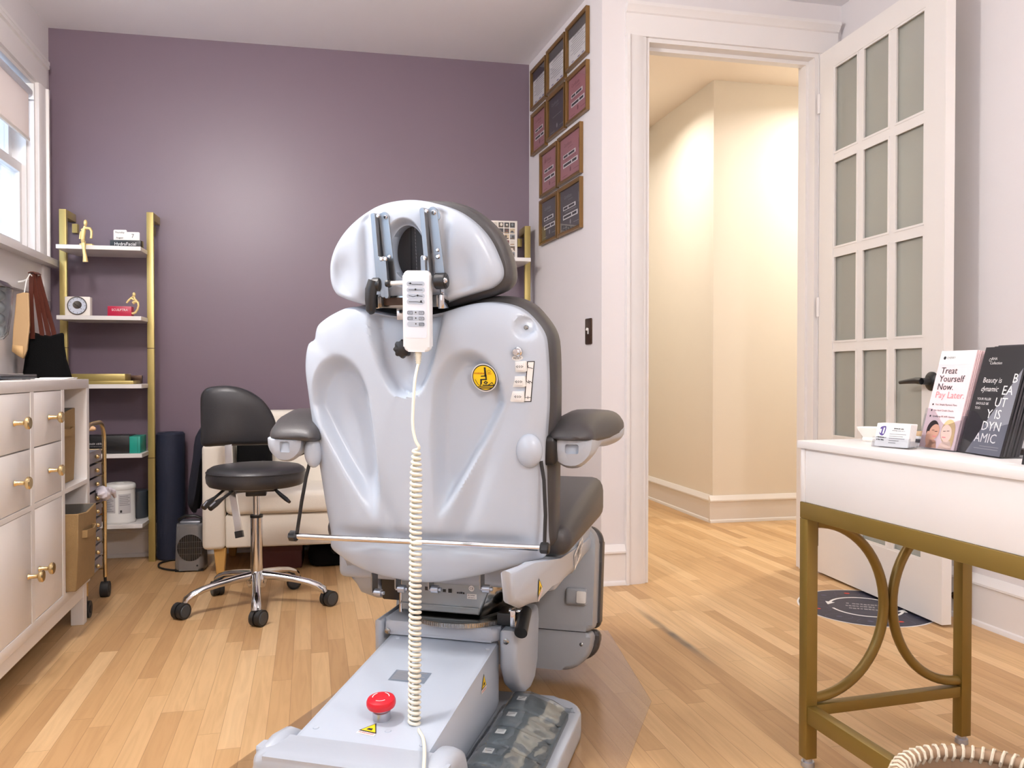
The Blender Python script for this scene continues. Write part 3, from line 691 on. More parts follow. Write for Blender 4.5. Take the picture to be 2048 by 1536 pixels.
# ------------------------------------------------------------------ ladder shelves against the purple wall
brz = atan2(YB_R - YB_L, 1.204 - XL)
def shelf_unit(name, label, cx):
    t = thing(name, label, 'shelf', (cx, bwy(cx), 0), brz)
    hw = .186
    for sx in (-1, 1):
        x = sx * (hw + .014)
        g = G(); g.box((x - .016, -.150, 0), (x + .016, -.128, 1.75), bev=.001); g.box((x - .016, -.128, 1.712), (x + .016, -.001, 1.75), bev=.001)
        g.mi = 1
        for zz in (.52, 1.07): g.box((x - .0163, -.1503, zz), (x + .0163, -.1277, zz + .003))
        g.mi = 0; g.box((x + (.006 if sx < 0 else -.03), -.03, 1.655), (x + (.03 if sx < 0 else -.006), -.001, 1.70)); g.out('rail', ['gold', 'bronze'], t, world=False)
    for z in SHZ:
        g = G(); g.prism([(-hw - .002, -.285), (hw + .002, -.285), (hw + .002, -.125), (hw - .02, -.02), (-hw + .02, -.02), (-hw - .002, -.125)], z - .02, z)
        g.out('shelf_board', 'lam', t, world=False, bevel=.0015)
    return t
SHZ = (.215, .557, .893, 1.222, 1.558)
lsx, rsx = -.966, .963
ls = shelf_unit('ladder_shelf', 'gold railed ladder shelf with white boards in the left corner of the purple wall', lsx)
rs_ = dup(ls, (rsx, bwy(rsx), 0), brz, 'gold railed ladder shelf with white boards partly hidden behind the treatment chair headrest')
def LS(x, y, z, cx=None): # point in the shelf's own frame
    cx = lsx if cx is None else cx
    return T(cx, bwy(cx), 0) @ R(brz) @ T(x, y, z)
def px2ls(px, py, d, cx=None): return (T(lsx if cx is None else cx, bwy(lsx if cx is None else cx), 0) @ R(brz)).inverted() @ dp(px, py, d)

# seated figurine, legs over the edge of the top board
FD = 3.955; F1 = 3.868
def fig(pts, rs, g, d=FD): g.tube([dp(x, y, d + o) for x, y, o in pts], rs, 12)
q = dp(170, 486, F1)
t = thing('figurine', 'pale gold abstract figurine sitting with its legs over the top shelf edge', 'figurine', (q.x, q.y, SHZ[4]))
g = G(); g.sph(tuple(dp(171, 446, F1 + .045)), (.0085, .0085, .016), 14, 10); fig([(170, 452, .045), (169, 456, .045), (167, 463, .045), (166, 475, .045), (166, 481, .043), (167, 484, .01), (167, 488, -.018), (168, 500, -.022), (170, 512, -.022), (171, 524, -.022)], [.006, .007, .0105, .009, .0095, .01, .0095, .007, .009, .012], g, F1); g.out('torso_and_legs', 'figure', t)
g = G(); fig([(164, 461, .045), (172, 456, .045), (180, 457, .045), (183, 462, .045), (183, 470, .043), (182, 477, .04)], [.008, .007, .0065, .006, .0055, .0055], g, F1); fig([(163, 463, .045), (161, 470, .045), (160, 478, .045)], [.006, .0055, .005], g, F1); g.out('arm', 'figure', t)
g = G(); p = px2ls(174, 482, F1 + .06); g.box((-.03, -.02, 0), (.03, .025, .013), LS(p.x, p.y, SHZ[4] + .0005), bev=.005); g.out('seat_block', 'figure', t)
# perpetual calendar
t = thing('desk_calendar', 'black and white perpetual calendar block on the top shelf', 'calendar', tuple(LS(.12, -.2, SHZ[4]).to_translation()), brz)
CM = LS(.108, -.215, SHZ[4] + .0005) @ R(-.10)
g = G(); g.box((-.072, -.018, 0), (.072, .022, .036), CM, bev=.001); g.out('calendar_base', 'black', t)
FM = CM @ frame((0, -.0185, .017), (1, 0, 0), (0, 0, 1), (0, -1, 0))
g = G(); g.text('HydraFacial', .022, FM); g.out('lettering', 'paper', t)
def card(g, x0, x1, h, y): g.prism(rrect(x0, .02, x1, h, .006), -.0008, .0008, CM @ frame((0, y, 0), (1, 0, 0), (0, 0, 1), (0, -1, 0)))
g = G(); card(g, -.062, .0, .089, .002); g.out('month_card', 'warm_paper', t)
g = G(); card(g, -.004, .062, .078, -.003); g.out('date_card', 'warm_paper', t)
g = G(); KM = CM @ frame((0, .0005, 0), (1, 0, 0), (0, 0, 1), (0, -1, 0)); g.text('Thursday', .012, KM @ T(-.033, .076, 0)); g.text('August', .012, KM @ T(-.033, .050, 0)); KM = CM @ frame((0, -.0042, 0), (1, 0, 0), (0, 0, 1), (0, -1, 0)); g.text('7', .026, KM @ T(.03, .058, 0)); g.out('card_lettering', 'ink', t)
# square clock
CX = LS(-.105, -.235, SHZ[3] + .0005)
t = thing('table_clock', 'square cream table clock on the left of the second shelf', 'clock', tuple(CX.to_translation()), brz)
g = G(); g.box((-.056, -.018, 0), (.056, .022, .092), CX, bev=.004); g.out('clock_case', 'warm_paper', t)
DMx = CX @ frame((0, -.0185, .048), (1, 0, 0), (0, 0, 1), (0, -1, 0))
g = G(); g.rings([[(r*cos(2*pi*k/40), r*sin(2*pi*k/40), z) for k in range(40)] for r, z in ((.040, 0), (.044, .002), (.044, .005), (.040, .005))], DMx, closed=True); g.out('bezel', 'steel', t)
g = G(); g.disc((0, 0), .041, .041, DMx, z=.0012); g.mi = 1
for k in range(12):
    a = k * pi / 6; g.line((.032 * cos(a), .032 * sin(a)), (.037 * cos(a), .037 * sin(a)), .0016, DMx, .0018)
g.mi = 2; g.disc((0, .004), .02, .019, DMx, z=.002); g.out('dial', [mat('pale_blue_dial', (206, 212, 226), .35, var=.03), 'ink', 'steel'], t)
g = G(); g.line((0, 0), (-.014, .011), .0024, DMx, .003); g.line((0, 0), (.02, -.016), .0018, DMx, .0034); g.out('clock_hand', 'ink', t)
# crimson box
BX = LS(.082, -.225, SHZ[3] + .0005)
t = thing('product_box', 'crimson product box with white lettering on the second shelf', 'box', tuple(BX.to_translation()), brz)
g = G(); g.box((-.055, -.02, 0), (.052, .03, .049), BX, bev=.0008); g.out('carton', 'crimson', t)
g = G(); g.text('SCULPTRA', .0155, BX @ frame((0, -.0203, .031), (1, 0, 0), (0, 0, 1), (0, -1, 0))); g.out('lettering', 'paper', t)
# curled figurine
q = dp(266, 626, FD)
t = thing('figurine', 'pale gold curled figurine with head in hands on the second shelf', 'figurine', (q.x, q.y, SHZ[3]))
g = G(); fig([(256, 622, 0), (261, 626, 0), (266, 627, 0), (271, 625, 0), (275, 619, 0), (277, 611, 0), (276, 605, 0), (271, 603, 0), (266, 606, 0)], [.003, .0045, .006, .006, .005, .0048, .006, .0075, .008], g); g.out('curled_body', 'figure', t)
g = G(); fig([(274, 603, 0), (270, 599, 0), (268, 593, 0)], [.006, .0055, .004], g); fig([(268, 600, 0), (262, 596, -.005), (257, 601, -.01), (253, 606, -.012)], [.005, .0055, .005, .004], g); fig([(263, 597, 0), (267, 592, 0), (268, 588, 0)], [.005, .005, .005], g); g.sph(tuple(dp(268, 589, FD)), (.008, .008, .011), 12, 8); g.out('arm', 'figure', t)
# gold tray stack on the third board
t = thing('gold_box', 'antique gold box lying on the third shelf', 'box', tuple(LS(.02, -.2, SHZ[2]).to_translation()), brz)
M = LS(-.03, -.20, SHZ[2] + .0005); g = G(); g.box((-.145, -.06, 0), (.175, .07, .016), M, bev=.001); g.out('box_base', 'gold', t)
g = G(); g.box((-.145, -.05, .0165), (.135, .06, .050), M, bev=.002); g.out('box_lid', 'gold', t)
t = thing('brown_book', 'small brown book standing behind the gold box on the third shelf', 'book', tuple(LS(.12, -.10, SHZ[2]).to_translation()), brz)
g = G(); g.box((.06, -.095, 0), (.145, -.075, .042), LS(0, 0, SHZ[2] + .0005), bev=.001); g.out('cover', 'bronze', t)
# black box with teal end on the fourth board
M = LS(.02, -.2, SHZ[1] + .0005)
t = thing('gift_set_box', 'long black carton with small white lettering on the fourth shelf', 'box', tuple(M.to_translation()), brz)
g = G(); g.box((-.17, -.06, 0), (.105, .06, .086), M, bev=.001); g.out('carton', 'black', t)
g = G(); LM = M @ frame((-.02, -.0605, .048), (1, 0, 0), (0, 0, 1), (0, -1, 0)); scrawl(g, -.02, 0, .085, .010, LM, .0006, 11); g.disc((-.078, -.003), .0045, .0045, LM, z=.0006); scrawl(g, -.025, -.013, .07, .003, LM, .0006, 12); g.out('lettering', 'greyink', t)
t = thing('teal_carton', 'teal carton standing at the right end of the fourth shelf', 'box', tuple(LS(.16, -.2, SHZ[1]).to_translation()), brz)
g = G(); g.box((.1065, -.065, 0), (.155, .055, .082), M, bev=.001); g.out('carton', 'teal', t)
g = G(); g.box((.143, -.0655, .001), (.1445, .055, .0815), M); g.out('carton_seam', mat('dark_teal', (18, 92, 84), .5), t)
# wipes tub and neighbours on the bottom board
M = LS(.068, -.21, SHZ[0] + .0005)
t = thing('wipes_canister', 'white plastic wipes canister with grey printed label on the bottom shelf', 'canister', tuple(M.to_translation()), brz)
g = G(); g.lathe([(0, 0), (.068, 0), (.071, .006), (.071, .012), (.069, .016), (.069, .165), (0, .165)], M, 48); g.out('tub', 'white_pl', t)
g = G(); g.lathe([(0, .1655), (.071, .1655), (.072, .169), (.072, .18), (.068, .189), (.058, .193), (.02, .193), (.018, .19), (0, .19)], M, 48); g.out('lid', 'white_pl', t)
g = G(); r_ = .0696
def cylrect(g, a0, a1, z0, z1, m=8): # strip on the tub, angle measured from the front
    rs = [[(r_ * sin(a0 + (a1 - a0) * k / m), -r_ * cos(a0 + (a1 - a0) * k / m), z) for k in range(m + 1)] for z in (z0, z1)]
    A, B = g.vs(rs[0], M), g.vs(rs[1], M)
    for k in range(m): g.bm.faces.new((A[k], A[k + 1], B[k + 1], B[k]))
    g._fin()
cylrect(g, -.85, -.05, .055, .14); cylrect(g, .15, 1.0, .05, .145); g.mi = 1; r_ = .0699
for k in range(9): cylrect(g, -.78, -.78 + .62 - .12 * (k % 3), .062 + k * .0085, .0655 + k * .0085)
for k in range(6): cylrect(g, .22, .9 - .1 * (k % 2), .09 + k * .0085, .094 + k * .0085)
g.mi = 2; cylrect(g, .25, .38, .056, .068); g.out('printed_label', [mat('tub_label_grey', (196, 194, 196), .5, var=.03), 'greyink', 'ink'], t)
M = LS(-.055, -.17, SHZ[0] + .0005); t = thing('amber_jar', 'amber brown jar beside the wipes canister on the bottom shelf', 'jar', tuple(M.to_translation()), brz)
g = G(); g.lathe([(0, 0), (.036, 0), (.038, .005), (.038, .06), (.032, .07), (0, .07)], M, 32); g.out('jar_body', 'amber', t)
g = G(); g.lathe([(0, .0702), (.034, .0702), (.034, .088), (.031, .09), (0, .09)], M, 32); g.out('jar_lid', 'white_pl', t)
M = LS(.118, -.085, SHZ[0] + .0005); t = thing('grey_canister', 'dark grey canister behind the white wipes canister on the bottom shelf', 'canister', tuple(M.to_translation()), brz)
g = G(); g.lathe([(0, 0), (.048, 0), (.05, .004), (.05, .12), (0, .12)], M, 32); g.out('tub', 'dusk', t)
g = G(); g.lathe([(0, .1202), (.051, .1202), (.051, .135), (.046, .14), (0, .14)], M, 32); g.out('lid', 'dusk', t)

# things on the right ladder shelf
BM = LS(-.02, -.20, SHZ[4] + .0005, rsx) @ R(-.06)
t = thing('photo_collage_board', 'white board with a grid of small colour pictures on the right ladder shelf', 'picture board', tuple(BM.to_translation()), brz)
PW, PH = .30, .205
g = G(); g.box((-PW / 2, 0, 0), (PW / 2, .022, PH), BM, bev=.001); g.out('board', 'warm_paper', t)
cols_ = [(96, 30, 34), (62, 54, 48), (150, 120, 90), (40, 40, 44), (190, 170, 140), (120, 124, 128), (84, 66, 50), (206, 198, 186)]
mm = [mat('collage_tint', c, .4, var=.45, vs=70) for c in cols_]
nc = 9; cw = (PW - .022) / nc; rw = (PH - .016) / 6
g = G(); FMx = BM @ frame((-PW / 2, -.0006, 0), (1, 0, 0), (0, 0, 1), (0, -1, 0)); rnd = random.Random(3)
for i in range(nc):
    for j in range(6):
        x = .011 + i * cw; y = .009 + j * rw; a = rnd.randrange(8); b_ = rnd.randrange(8)
        g.mi = a; g.rect(x + .002, y + .002, x + cw - .002, y + rw - .002, FMx)
        g.mi = b_; g.disc((x + cw * rnd.uniform(.35, .65), y + rw * rnd.uniform(.35, .6)), cw * rnd.uniform(.12, .3), rw * rnd.uniform(.12, .3), FMx, rr=1, n=9, z=.0006)
        g.mi = rnd.randrange(8); g.rect(x + .004, y + .004, x + cw - .006, y + rw * .3, FMx, z=.0009)
g.out('picture_grid', mm, t)
for px, wd_, h, lab in ((981, .055, .150, 'squat white bottle half hidden behind the treatment chair headrest'), (1000, .028, .165, 'slim white pump bottle between the headrest and the gold rail')):
    p = px2ls(px, 600, 4.25, rsx); M = LS(p.x, -.16, SHZ[3] + .0005, rsx)
    t = thing('cosmetic_bottle', lab, 'bottle', tuple(M.to_translation()))
    g = G(); w = wd_ / 2; g.lathe([(0, 0), (w, 0), (w, h * .72), (w * .5, h * .80), (0, h * .80)], M, 24); g.out('bottle_body', 'white_pl', t)
    g = G(); g.lathe([(0, h * .802), (w * .55, h * .802), (w * .55, h * .97), (w * .4, h), (0, h)], M, 20); g.out('cap', 'paper', t)
p = px2ls(1048, 612, 4.25, rsx); M = LS(p.x, -.17, SHZ[3] + .0005, rsx)
t = thing('potted_flower', 'small white pot of mauve flowers beside the right gold rail', 'plant', tuple(M.to_translation()))
g = G(); g.lathe([(0, 0), (.022, 0), (.03, .07), (.031, .075), (.028, .075), (.026, .066), (0, .066)], M, 24); g.out('pot', 'white_pl', t)
g = G(); rnd = random.Random(5)
for k in range(26):
    a, b_ = rnd.uniform(0, 6.28), rnd.uniform(0, 1.2); r0 = .032
    g.sph((r0 * cos(a) * sin(b_), r0 * sin(a) * sin(b_), .085 + r0 * .8 * cos(b_)), (.009, .009, .006), 8, 5, M)
g.out('flower_head', 'flower', t)
# ------------------------------------------------------------------ drawer cart beside the cabinet
cy0, cy1, cxf, cxb = 3.43, 3.735, -.845, -1.215
ct = thing('drawer_cart', 'slim rolling drawer cart with gold tube frame between the white cabinet and ladder shelf', 'cart', ((cxf + cxb) / 2, (cy0 + cy1) / 2, 0))
for x in (cxf, cxb):
    g = G(); r_ = .085; top = .745
    pts = [(x, cy0, .085), (x, cy0, top - r_)] + [(x, cy0 + r_ - r_ * cos(a * pi / 16), top - r_ + r_ * sin(a * pi / 16)) for a in range(1, 9)] + [(x, cy1 - r_ + r_ * sin(a * pi / 16), top - r_ + r_ * cos(a * pi / 16)) for a in range(0, 9)] + [(x, cy1, .085)]
    g.tube(pts, .0085, 12); g.out('frame_hoop', 'brass', ct)
for y in (cy0, cy1):
    g = G()
    for k in range(10): g.tube([(cxf, y, .12 + k * .056), (cxb, y, .12 + k * .056)], .004, 8)
    g.out('side_rail', 'brass', ct)
for k in range(9):
    z = .135 + k * .056
    g = G(); a, b = (cy0 + .014, cy1 - .014)
    pr = [(a, z), (b, z), (b, z + .043), (b - .003, z + .043), (b - .003, z + .003), (a + .003, z + .003), (a + .003, z + .043), (a, z + .043)]
    g.rings([[(x, y, zz) for y, zz in pr] for x in (cxb + .01, cxf - .012)]); g.box((cxf - .012, a, z), (cxf - .008, b, z + .046)); g.box((cxb + .006, a, z), (cxb + .010, b, z + .043))
    d = g.out('drawer', MT.get('drawer_pl') or MT.setdefault('drawer_pl', mat('smoky_drawer_plastic', (150, 146, 152), .3, var=.04)), ct)
    g = G(); g.sph((cxf + .001, (cy0 + cy1) / 2 + .03, z + .024), (.009, .009, .009), 16, 10); g.out('knob', 'brass', d)
for x in (cxf, cxb):
    for y in (cy0, cy1):
        g = G(); g.cyl((x, y, .05), (x, y, .088), .006, n=10)
        ca = g.out('caster_stem', 'black', ct)
        g = G(); g.cyl((x - .016, y, .033), (x + .016, y, .033), .0325, n=28); g.cyl((x - .019, y, .033), (x + .019, y, .033), .015, n=20); g.out('caster_wheel', 'rubber', ca)
t = thing('wooden_spatula', 'light wooden spatula handle sticking up behind the cart arch', 'spatula', tuple(dp(167, 960, 3.45)))
g = G(); g.tube([dp(167, 960, 3.45), dp(168, 905, 3.45), dp(169, 870, 3.45), dp(176, 859, 3.45), dp(186, 857, 3.45), dp(191, 858, 3.45)], [.005, .006, .007, .009, .0115, .006], 12); g.out('handle', mat('pale_beech', (226, 182, 138), .5, var=.06), t)
t = thing('crumpled_wrap', 'crumpled white plastic wrap hanging out of a middle cart drawer', 'plastic wrap', (cxf + .02, cy0 + .22, .43))
g = G(); g.sph((0, 0, 0), (.028, .05, .026), 22, 14)
for v in g.bm.verts: v.co += V(v.co).normalized() * .016 * noise.noise(v.co * 48)
g.tube([(0, .03, .005), (.02, .06, -.005), (.024, .075, -.03)], [.016, .012, .006], 10); g.bm.transform(T(cxf + .018, cy0 + .225, .452)); g.out('wrap_body', mat('white_poly_wrap', (214, 208, 216), .4, bump=.3, bs=90), t)

# ------------------------------------------------------------------ foam roller, heater, sofa corner
p = dp(342, 1000, 4.13)
t = thing('foam_roller', 'tall dark navy foam roller standing against the purple wall beside the gold rail', 'foam roller', (p.x, p.y, 0))
g = G(); g.lathe([(0, 0), (.062, 0), (.068, .008), (.068, .635), (.06, .645), (.03, .645), (.028, .63), (0, .63)], T(p.x, p.y, .001), 40); g.out('roller_body', 'navy', t)
p = dp(383, 1080, 3.90); HM = T(p.x, p.y, 0.001) @ R(brz - .05) @ Matrix.Diagonal((.8, 1, 1, 1))
t = thing('fan_heater', 'small silver grey fan heater on the floor left of the cream sofa', 'heater', (p.x, p.y, 0))
g = G(); g.prism(rrect(-.085, -.06, .085, .06, .03), .006, .225, HM, bev=.015, seg=3)
for v in g.bm.verts:
    l = HM.inverted() @ v.co; l.x *= 1 - .12 * (l.z / .23); v.co = HM @ l
g.out('housing', 'heater', t)
g = G(); g.box((-.06, -.03, .224), (.06, .035, .238), HM, bev=.006); g.out('top_panel', 'alu', t)
g = G(); GMx = HM @ frame((.010, -.0605, .115), (1, 0, 0), (0, 0, 1), (0, -1, 0)) @ Matrix.Diagonal((1.12, .96, 1, 1)); g.lathe([(0, 0), (.066, 0), (.066, .002), (0, .002)], GMx, 40); g.out('grille_opening', 'black', t)
g = G(); g.M = GMx
for k in range(-5, 6):
    h = sqrt(max(.065 ** 2 - (k * .011) ** 2, 0)); g.box((k * .011 - .0007, -h, .002), (k * .011 + .0007, h, .0035))
for k in (-1, 0, 1):
    w = sqrt(.065 ** 2 - (k * .03) ** 2); g.box((-w, k * .03 - .0007, .0035), (w, k * .03 + .0007, .005))
g.M = I4; g.out('grille', 'zinc', t)
g = G(); g.tube([HM @ V(q) for q in ((-.06, .0, .222), (-.065, -.02, .245), (-.03, -.03, .262), (.03, -.03, .262), (.075, -.02, .245))], .007, 10); g.out('carry_handle', 'black', t)
for sx in (-.06, .06):
    g = G(); g.box((sx - .02, -.05, 0), (sx + .02, .05, .008), HM); g.out('foot', 'black', t)
g = G(); cpts = catmull([HM @ V((.05, -.064, .03))] + [hz(x, y, .006) for x, y in ((402, 1128), (378, 1138), (345, 1140), (320, 1135), (319, 1127), (338, 1121), (358, 1119))], 8, closed=False); g.tube(cpts, .0045, 8); g.out('power_cord', 'black', t)

so0 = dp(403, 1000, 3.72); SM = T(so0.x, so0.y, 0) @ R(brz); sl, sd = 1.16, .52
sf = thing('loveseat', 'cream upholstered loveseat with wooden legs against the purple wall', 'sofa', tuple((SM @ V((sl / 2, sd / 2, 0)))), brz)
def cush(name, a, b, bev, m='sofa', par=None, puff=0.0, label=None):
    g = G(); g.box(a, b, SM, bev=bev, seg=4); return g.out(name, m, par or sf, label=label)
cush('seat_base', (.10, .02, .13), (sl - .10, sd - .02, .285), .012)
cush('seat_cushion', (.102, -.005, .287), (sl - .102, sd - .14, .395), .03)
cush('backrest', (.10, sd - .15, .30), (sl - .10, sd - .015, .755), .03)
for x in (0, sl - .1): cush('armrest', (x, 0, .128), (x + .1, sd - .02, .617), .022)
for x in (.075, sl - .075):
    for y in (.05, sd - .06):
        g = G(); g.tube([SM @ V((x, y, .135)), SM @ V((x, y, 0.0))], .02, sq=None, n=4) if False else g.rings([[SM @ V((x + s * a, y + s * b, z)) for a, b in ((-1, -1), (1, -1), (1, 1), (-1, 1))] for z, s in ((.132, .027), (0, .016))]); g.out('leg', 'wood', sf, bevel=.003)
g = G(); g.box((.115, .285, .3955), (.285, .365, .66), SM @ T(0, -.0, 0), bev=.03, seg=3)
tp = thing('throw_pillow', 'black throw pillow leaning on the cream sofa backrest', 'pillow', tuple(SM @ V((.36, .33, .3955)))); g.out('pillow_cover', 'fabric_black', tp)
for a, lab, m, x0, x1, y0, y1, z1 in (('storage_box', 'dark maroon box on the floor under the cream sofa', 'maroon', .22, .44, .12, .36, .115), ('duffel_bag', 'black bag lying on the floor under the right end of the cream sofa', 'fabric_black',   .47, .84, .10, .38, .12)):
    t = thing(a, lab, 'box' if a[0] == 's' else 'bag', tuple(SM @ V(((x0 + x1) / 2, (y0 + y1) / 2, 0))))
    g = G(); g.box((x0, y0, .001), (x1, y1, z1), SM, bev=.004 if a[0] == 's' else .04, seg=3); g.out('box_body' if a[0] == 's' else 'bag_body', m, t)
    g = G(); xm = (x0 + x1) / 2
    if a[0] == 's': g.box((x0 - .003, y0 - .003, z1 - .03), (x1 + .003, y1 + .003, z1 + .002), SM, bev=.002); g.out('lid', m, t)
    else: g.tube([SM @ V(q) for q in ((xm - .09, y0 + .03, z1 - .02), (xm - .06, y0 - .014, z1 - .045), (xm + .06, y0 - .014, z1 - .045), (xm + .09, y0 + .03, z1 - .02))], .006, 8); g.out('handle', 'black', t)
# jacket draped over the outer back corner of the sofa arm
t = thing('jacket', 'dark navy jacket draped over the left arm of the cream sofa', 'jacket', tuple(SM @ V((-.03, .3, .3))))
g = G()
outl = [(.06, .664), (.01, .675), (-.045, .66), (-.062, .58), (-.075, .47), (-.085, .36), (-.09, .29), (-.07, .27), (-.05, .34), (-.035, .46), (-.022, .57), (-.006, .632), (.04, .634)]
rs = []
for k in range(9):
    y = .13 + .27 * k / 8; s = .8 + .25 * sin(k * 1.3) * .3
    rs.append([(x - .012 * sin(k * 2.1 + z * 18) * (1 if x < -.03 else 0), y + .012 * sin(z * 30), z + (.045 * sin(pi * k / 8) if z > .5 else .03 * sin(k * 1.7))) for x, z in outl])
g.rings(rs, SM); g.out('jacket_body', 'jacket', t, subsurf=1, smooth=80)

# ------------------------------------------------------------------ black stool
sc0 = V((-.2128, 3.4376, 0))
sto = thing('rolling_stool', 'black round rolling stool with backrest and five star chrome base', 'stool', tuple(sc0))
a0 = radians(-73 - 14)
g = G(); g.lathe([(0, .075), (.034, .08), (.042, .105), (.036, .13), (.026, .145), (0, .145)], T(sc0), 32); g.out('hub', 'chrome', sto)
for k in range(5):
    a = a0 + k * 2 * pi / 5; u = V((cos(a), sin(a), 0)); w = V((-sin(a), cos(a), 0)); g = G()
    prof = [(.02, .128, .020, .018), (.08, .122, .017, .016), (.15, .112, .016, .014), (.21, .100, .016, .013), (.25, .085, .018, .014), (.272, .07, .019, .014), (.277, .058, .018, .012)]
    rs = []
    for i, (r, z, hw, hh) in enumerate(prof):
        tx, tz = (prof[min(i + 1, 6)][0] - prof[max(i - 1, 0)][0], prof[min(i + 1, 6)][1] - prof[max(i - 1, 0)][1]); l = sqrt(tx * tx + tz * tz); nx, nz = -tz / l, tx / l
        rs.append([sc0 + u * (r + nx * hh * sn) + V((0, 0, z + nz * hh * sn)) + w * (hw * cs) for cs, sn in [(cos(q * pi / 6), sin(q * pi / 6)) for q in range(12)]])
    g.rings(rs); g.out('leg', 'chrome', sto)
    c = sc0 + u * .285; tw = a + (.9, -.6, .5, 1.3, -1.0)[k]; tv = V((cos(tw), sin(tw), 0)); c2 = c + V((-tv.y, tv.x, 0)) * .012
    g = G(); g.cyl(c2 - tv * .022 + V((0, 0, .0312)), c2 - tv * .004 + V((0, 0, .0312)), .0308, n=28); g.cyl(c2 + tv * .004 + V((0, 0, .0312)), c2 + tv * .022 + V((0, 0, .0312)), .0308, n=28)
    cw_ = g.out('caster', 'rubber', sto)
    g = G(); g.cyl(c2 - tv * .0045 + V((0, 0, .03)), c2 + tv * .0045 + V((0, 0, .03)), .026, n=24); g.cyl(c + V((0, 0, .03)), c + V((0, 0, .06)), .008, n=12); g.out('caster_hood', 'black', cw_)
    for s_ in (-1, 1): g = G(); g.lathe([(0, 0), (.024, 0), (.022, .002), (0, .002)], frame(c2 + tv * s_ * .022 + V((0, 0, .0312)), V((-tv.y, tv.x, 0)), V((0, 0, 1)), tv * s_), 24); g.out('caster_ring', 'dusk', cw_)
g = G(); g.cyl(sc0 + V((0, 0, .14)), sc0 + V((0, 0, .362)), .024, n=28); g.out('outer_column', 'chrome', sto)
g = G(); g.lathe([(0, .362), (.0255, .362), (.0255, .372), (0, .374)], T(sc0), 28); g.out('column_collar', 'black', sto)
g = G(); g.cyl(sc0 + V((0, 0, .372)), sc0 + V((0, 0, .485)), .0135, n=24); g.out('gas_lift', 'chrome', sto)
g = G(); g.box((-.075, -.06, .472), (.075, .06, .492), T(sc0), bev=.004); g.box((-.04, -.035, .452), (.04, .035, .472), T(sc0), bev=.004); g.out('tilt_mechanism', 'black', sto)
g = G(); g.lathe([(0, .492), (.165, .492), (.183, .497), (.192, .510), (.195, .532), (.192, .549), (.1925, .551), (.188, .561), (.172, .571), (.13, .577), (.07, .579), (0, .58)], T(sc0), 64); g.out('seat', 'sleather', sto)
g = G(); g.tube([sc0 + V((.1925 * cos(q), .1925 * sin(q), .551)) for q in [2 * pi * i / 64 for i in range(64)]], .0022, 6, closed=True); g.out('seat_piping', 'sleather', sto)
DS = 3.284
def lever(p, r): g = G(); g.tube([dp(x, y, d) for x, y, d in p], r, 12); return g.out('lever', 'black', sto)
for pts in ([(462, 968, 3.20), (448, 980, 3.17), (430, 995, 3.13), (416, 1006, 3.10), (407, 1016, 3.08)], [(480, 970, 3.17), (466, 982, 3.12), (447, 996, 3.08), (432, 1007, 3.05), (420, 1017, 3.02)]):
    l = lever(pts, [.0055, .0055, .006, .012, .011]); g = G(); a, b = pts[3], pts[4]; g.tube([dp(a[0] - 2, a[1] - 3, a[2] - .013), dp(b[0], b[1] - 4, b[2] - .013)], [.003, .003], 8); g.out('lever_mark', 'alu', l)
lever([(533, 968, 3.2), (548, 977, 3.17), (562, 990, 3.14), (572, 998, 3.12), (579, 1004, 3.1)], [.0055, .0055, .008, .0085, .006])
bt = V((-.12, .17, 0)).normalized()
# backrest: padded D-shaped panel on a chrome bracket
bo = [(401, 800), (404, 786), (414, 776), (432, 772), (455, 771), (480, 775), (506, 786), (528, 803), (544, 826), (553, 850), (556, 872), (552, 888), (520, 890), (480, 891), (440, 892), (404, 891), (402, 860), (401, 830)]
dfun = lambda x: 3.425 + (x - 400) * .0006
sm_ = catmull(bo, 4); cxp, cyp = 475, 838
g = G(); rs = []
for q, (sc_, dd_) in enumerate(((.15, -.030), (.5, -.029), (.8, -.026), (.92, -.021), (.975, -.012), (1.0, 0), (.985, .012), (.93, .020), (.8, .026), (.4, .028), (.1, .028))):
    rs.append([dp(cxp + (p.x - cxp) * sc_, cyp + (p.y - cyp) * sc_, dfun(cxp + (p.x - cxp) * sc_) + dd_ - .035 * (1 - ((p.x - cxp) * sc_ / 80) ** 2) + .03) for p in [V((p[0], p[1])) for p in sm_]])
g.rings(rs); g.out('backrest', 'sleather', sto, smooth=60)
g = G(); P = [dp(457, 868, 3.455), dp(457, 900, 3.44), dp(459, 935, 3.42)]; g.tube(P, .01, sq=(.015, .003), up=FWD0); g.tube([dp(459, 935, 3.42), dp(461, 975, 3.41), dp(470, 981, 3.36), dp(492, 976, 3.29)], .01, sq=(.015, .003), up=FWD0) ; g.out('back_bracket', 'chrome', sto)
g = G(); g.tube([dp(464, 976, 3.33), dp(478, 1064, 3.27)], .01, sq=(.0135, .006), up=FWD0); br = g.out('brace_bar', 'chrome', sto)
g = G(); g.tube([dp(477.6, 1062, 3.27), dp(479.5, 1075, 3.265)], .01, sq=(.0155, .008), up=FWD0); g.out('brace_cap', 'black', br)
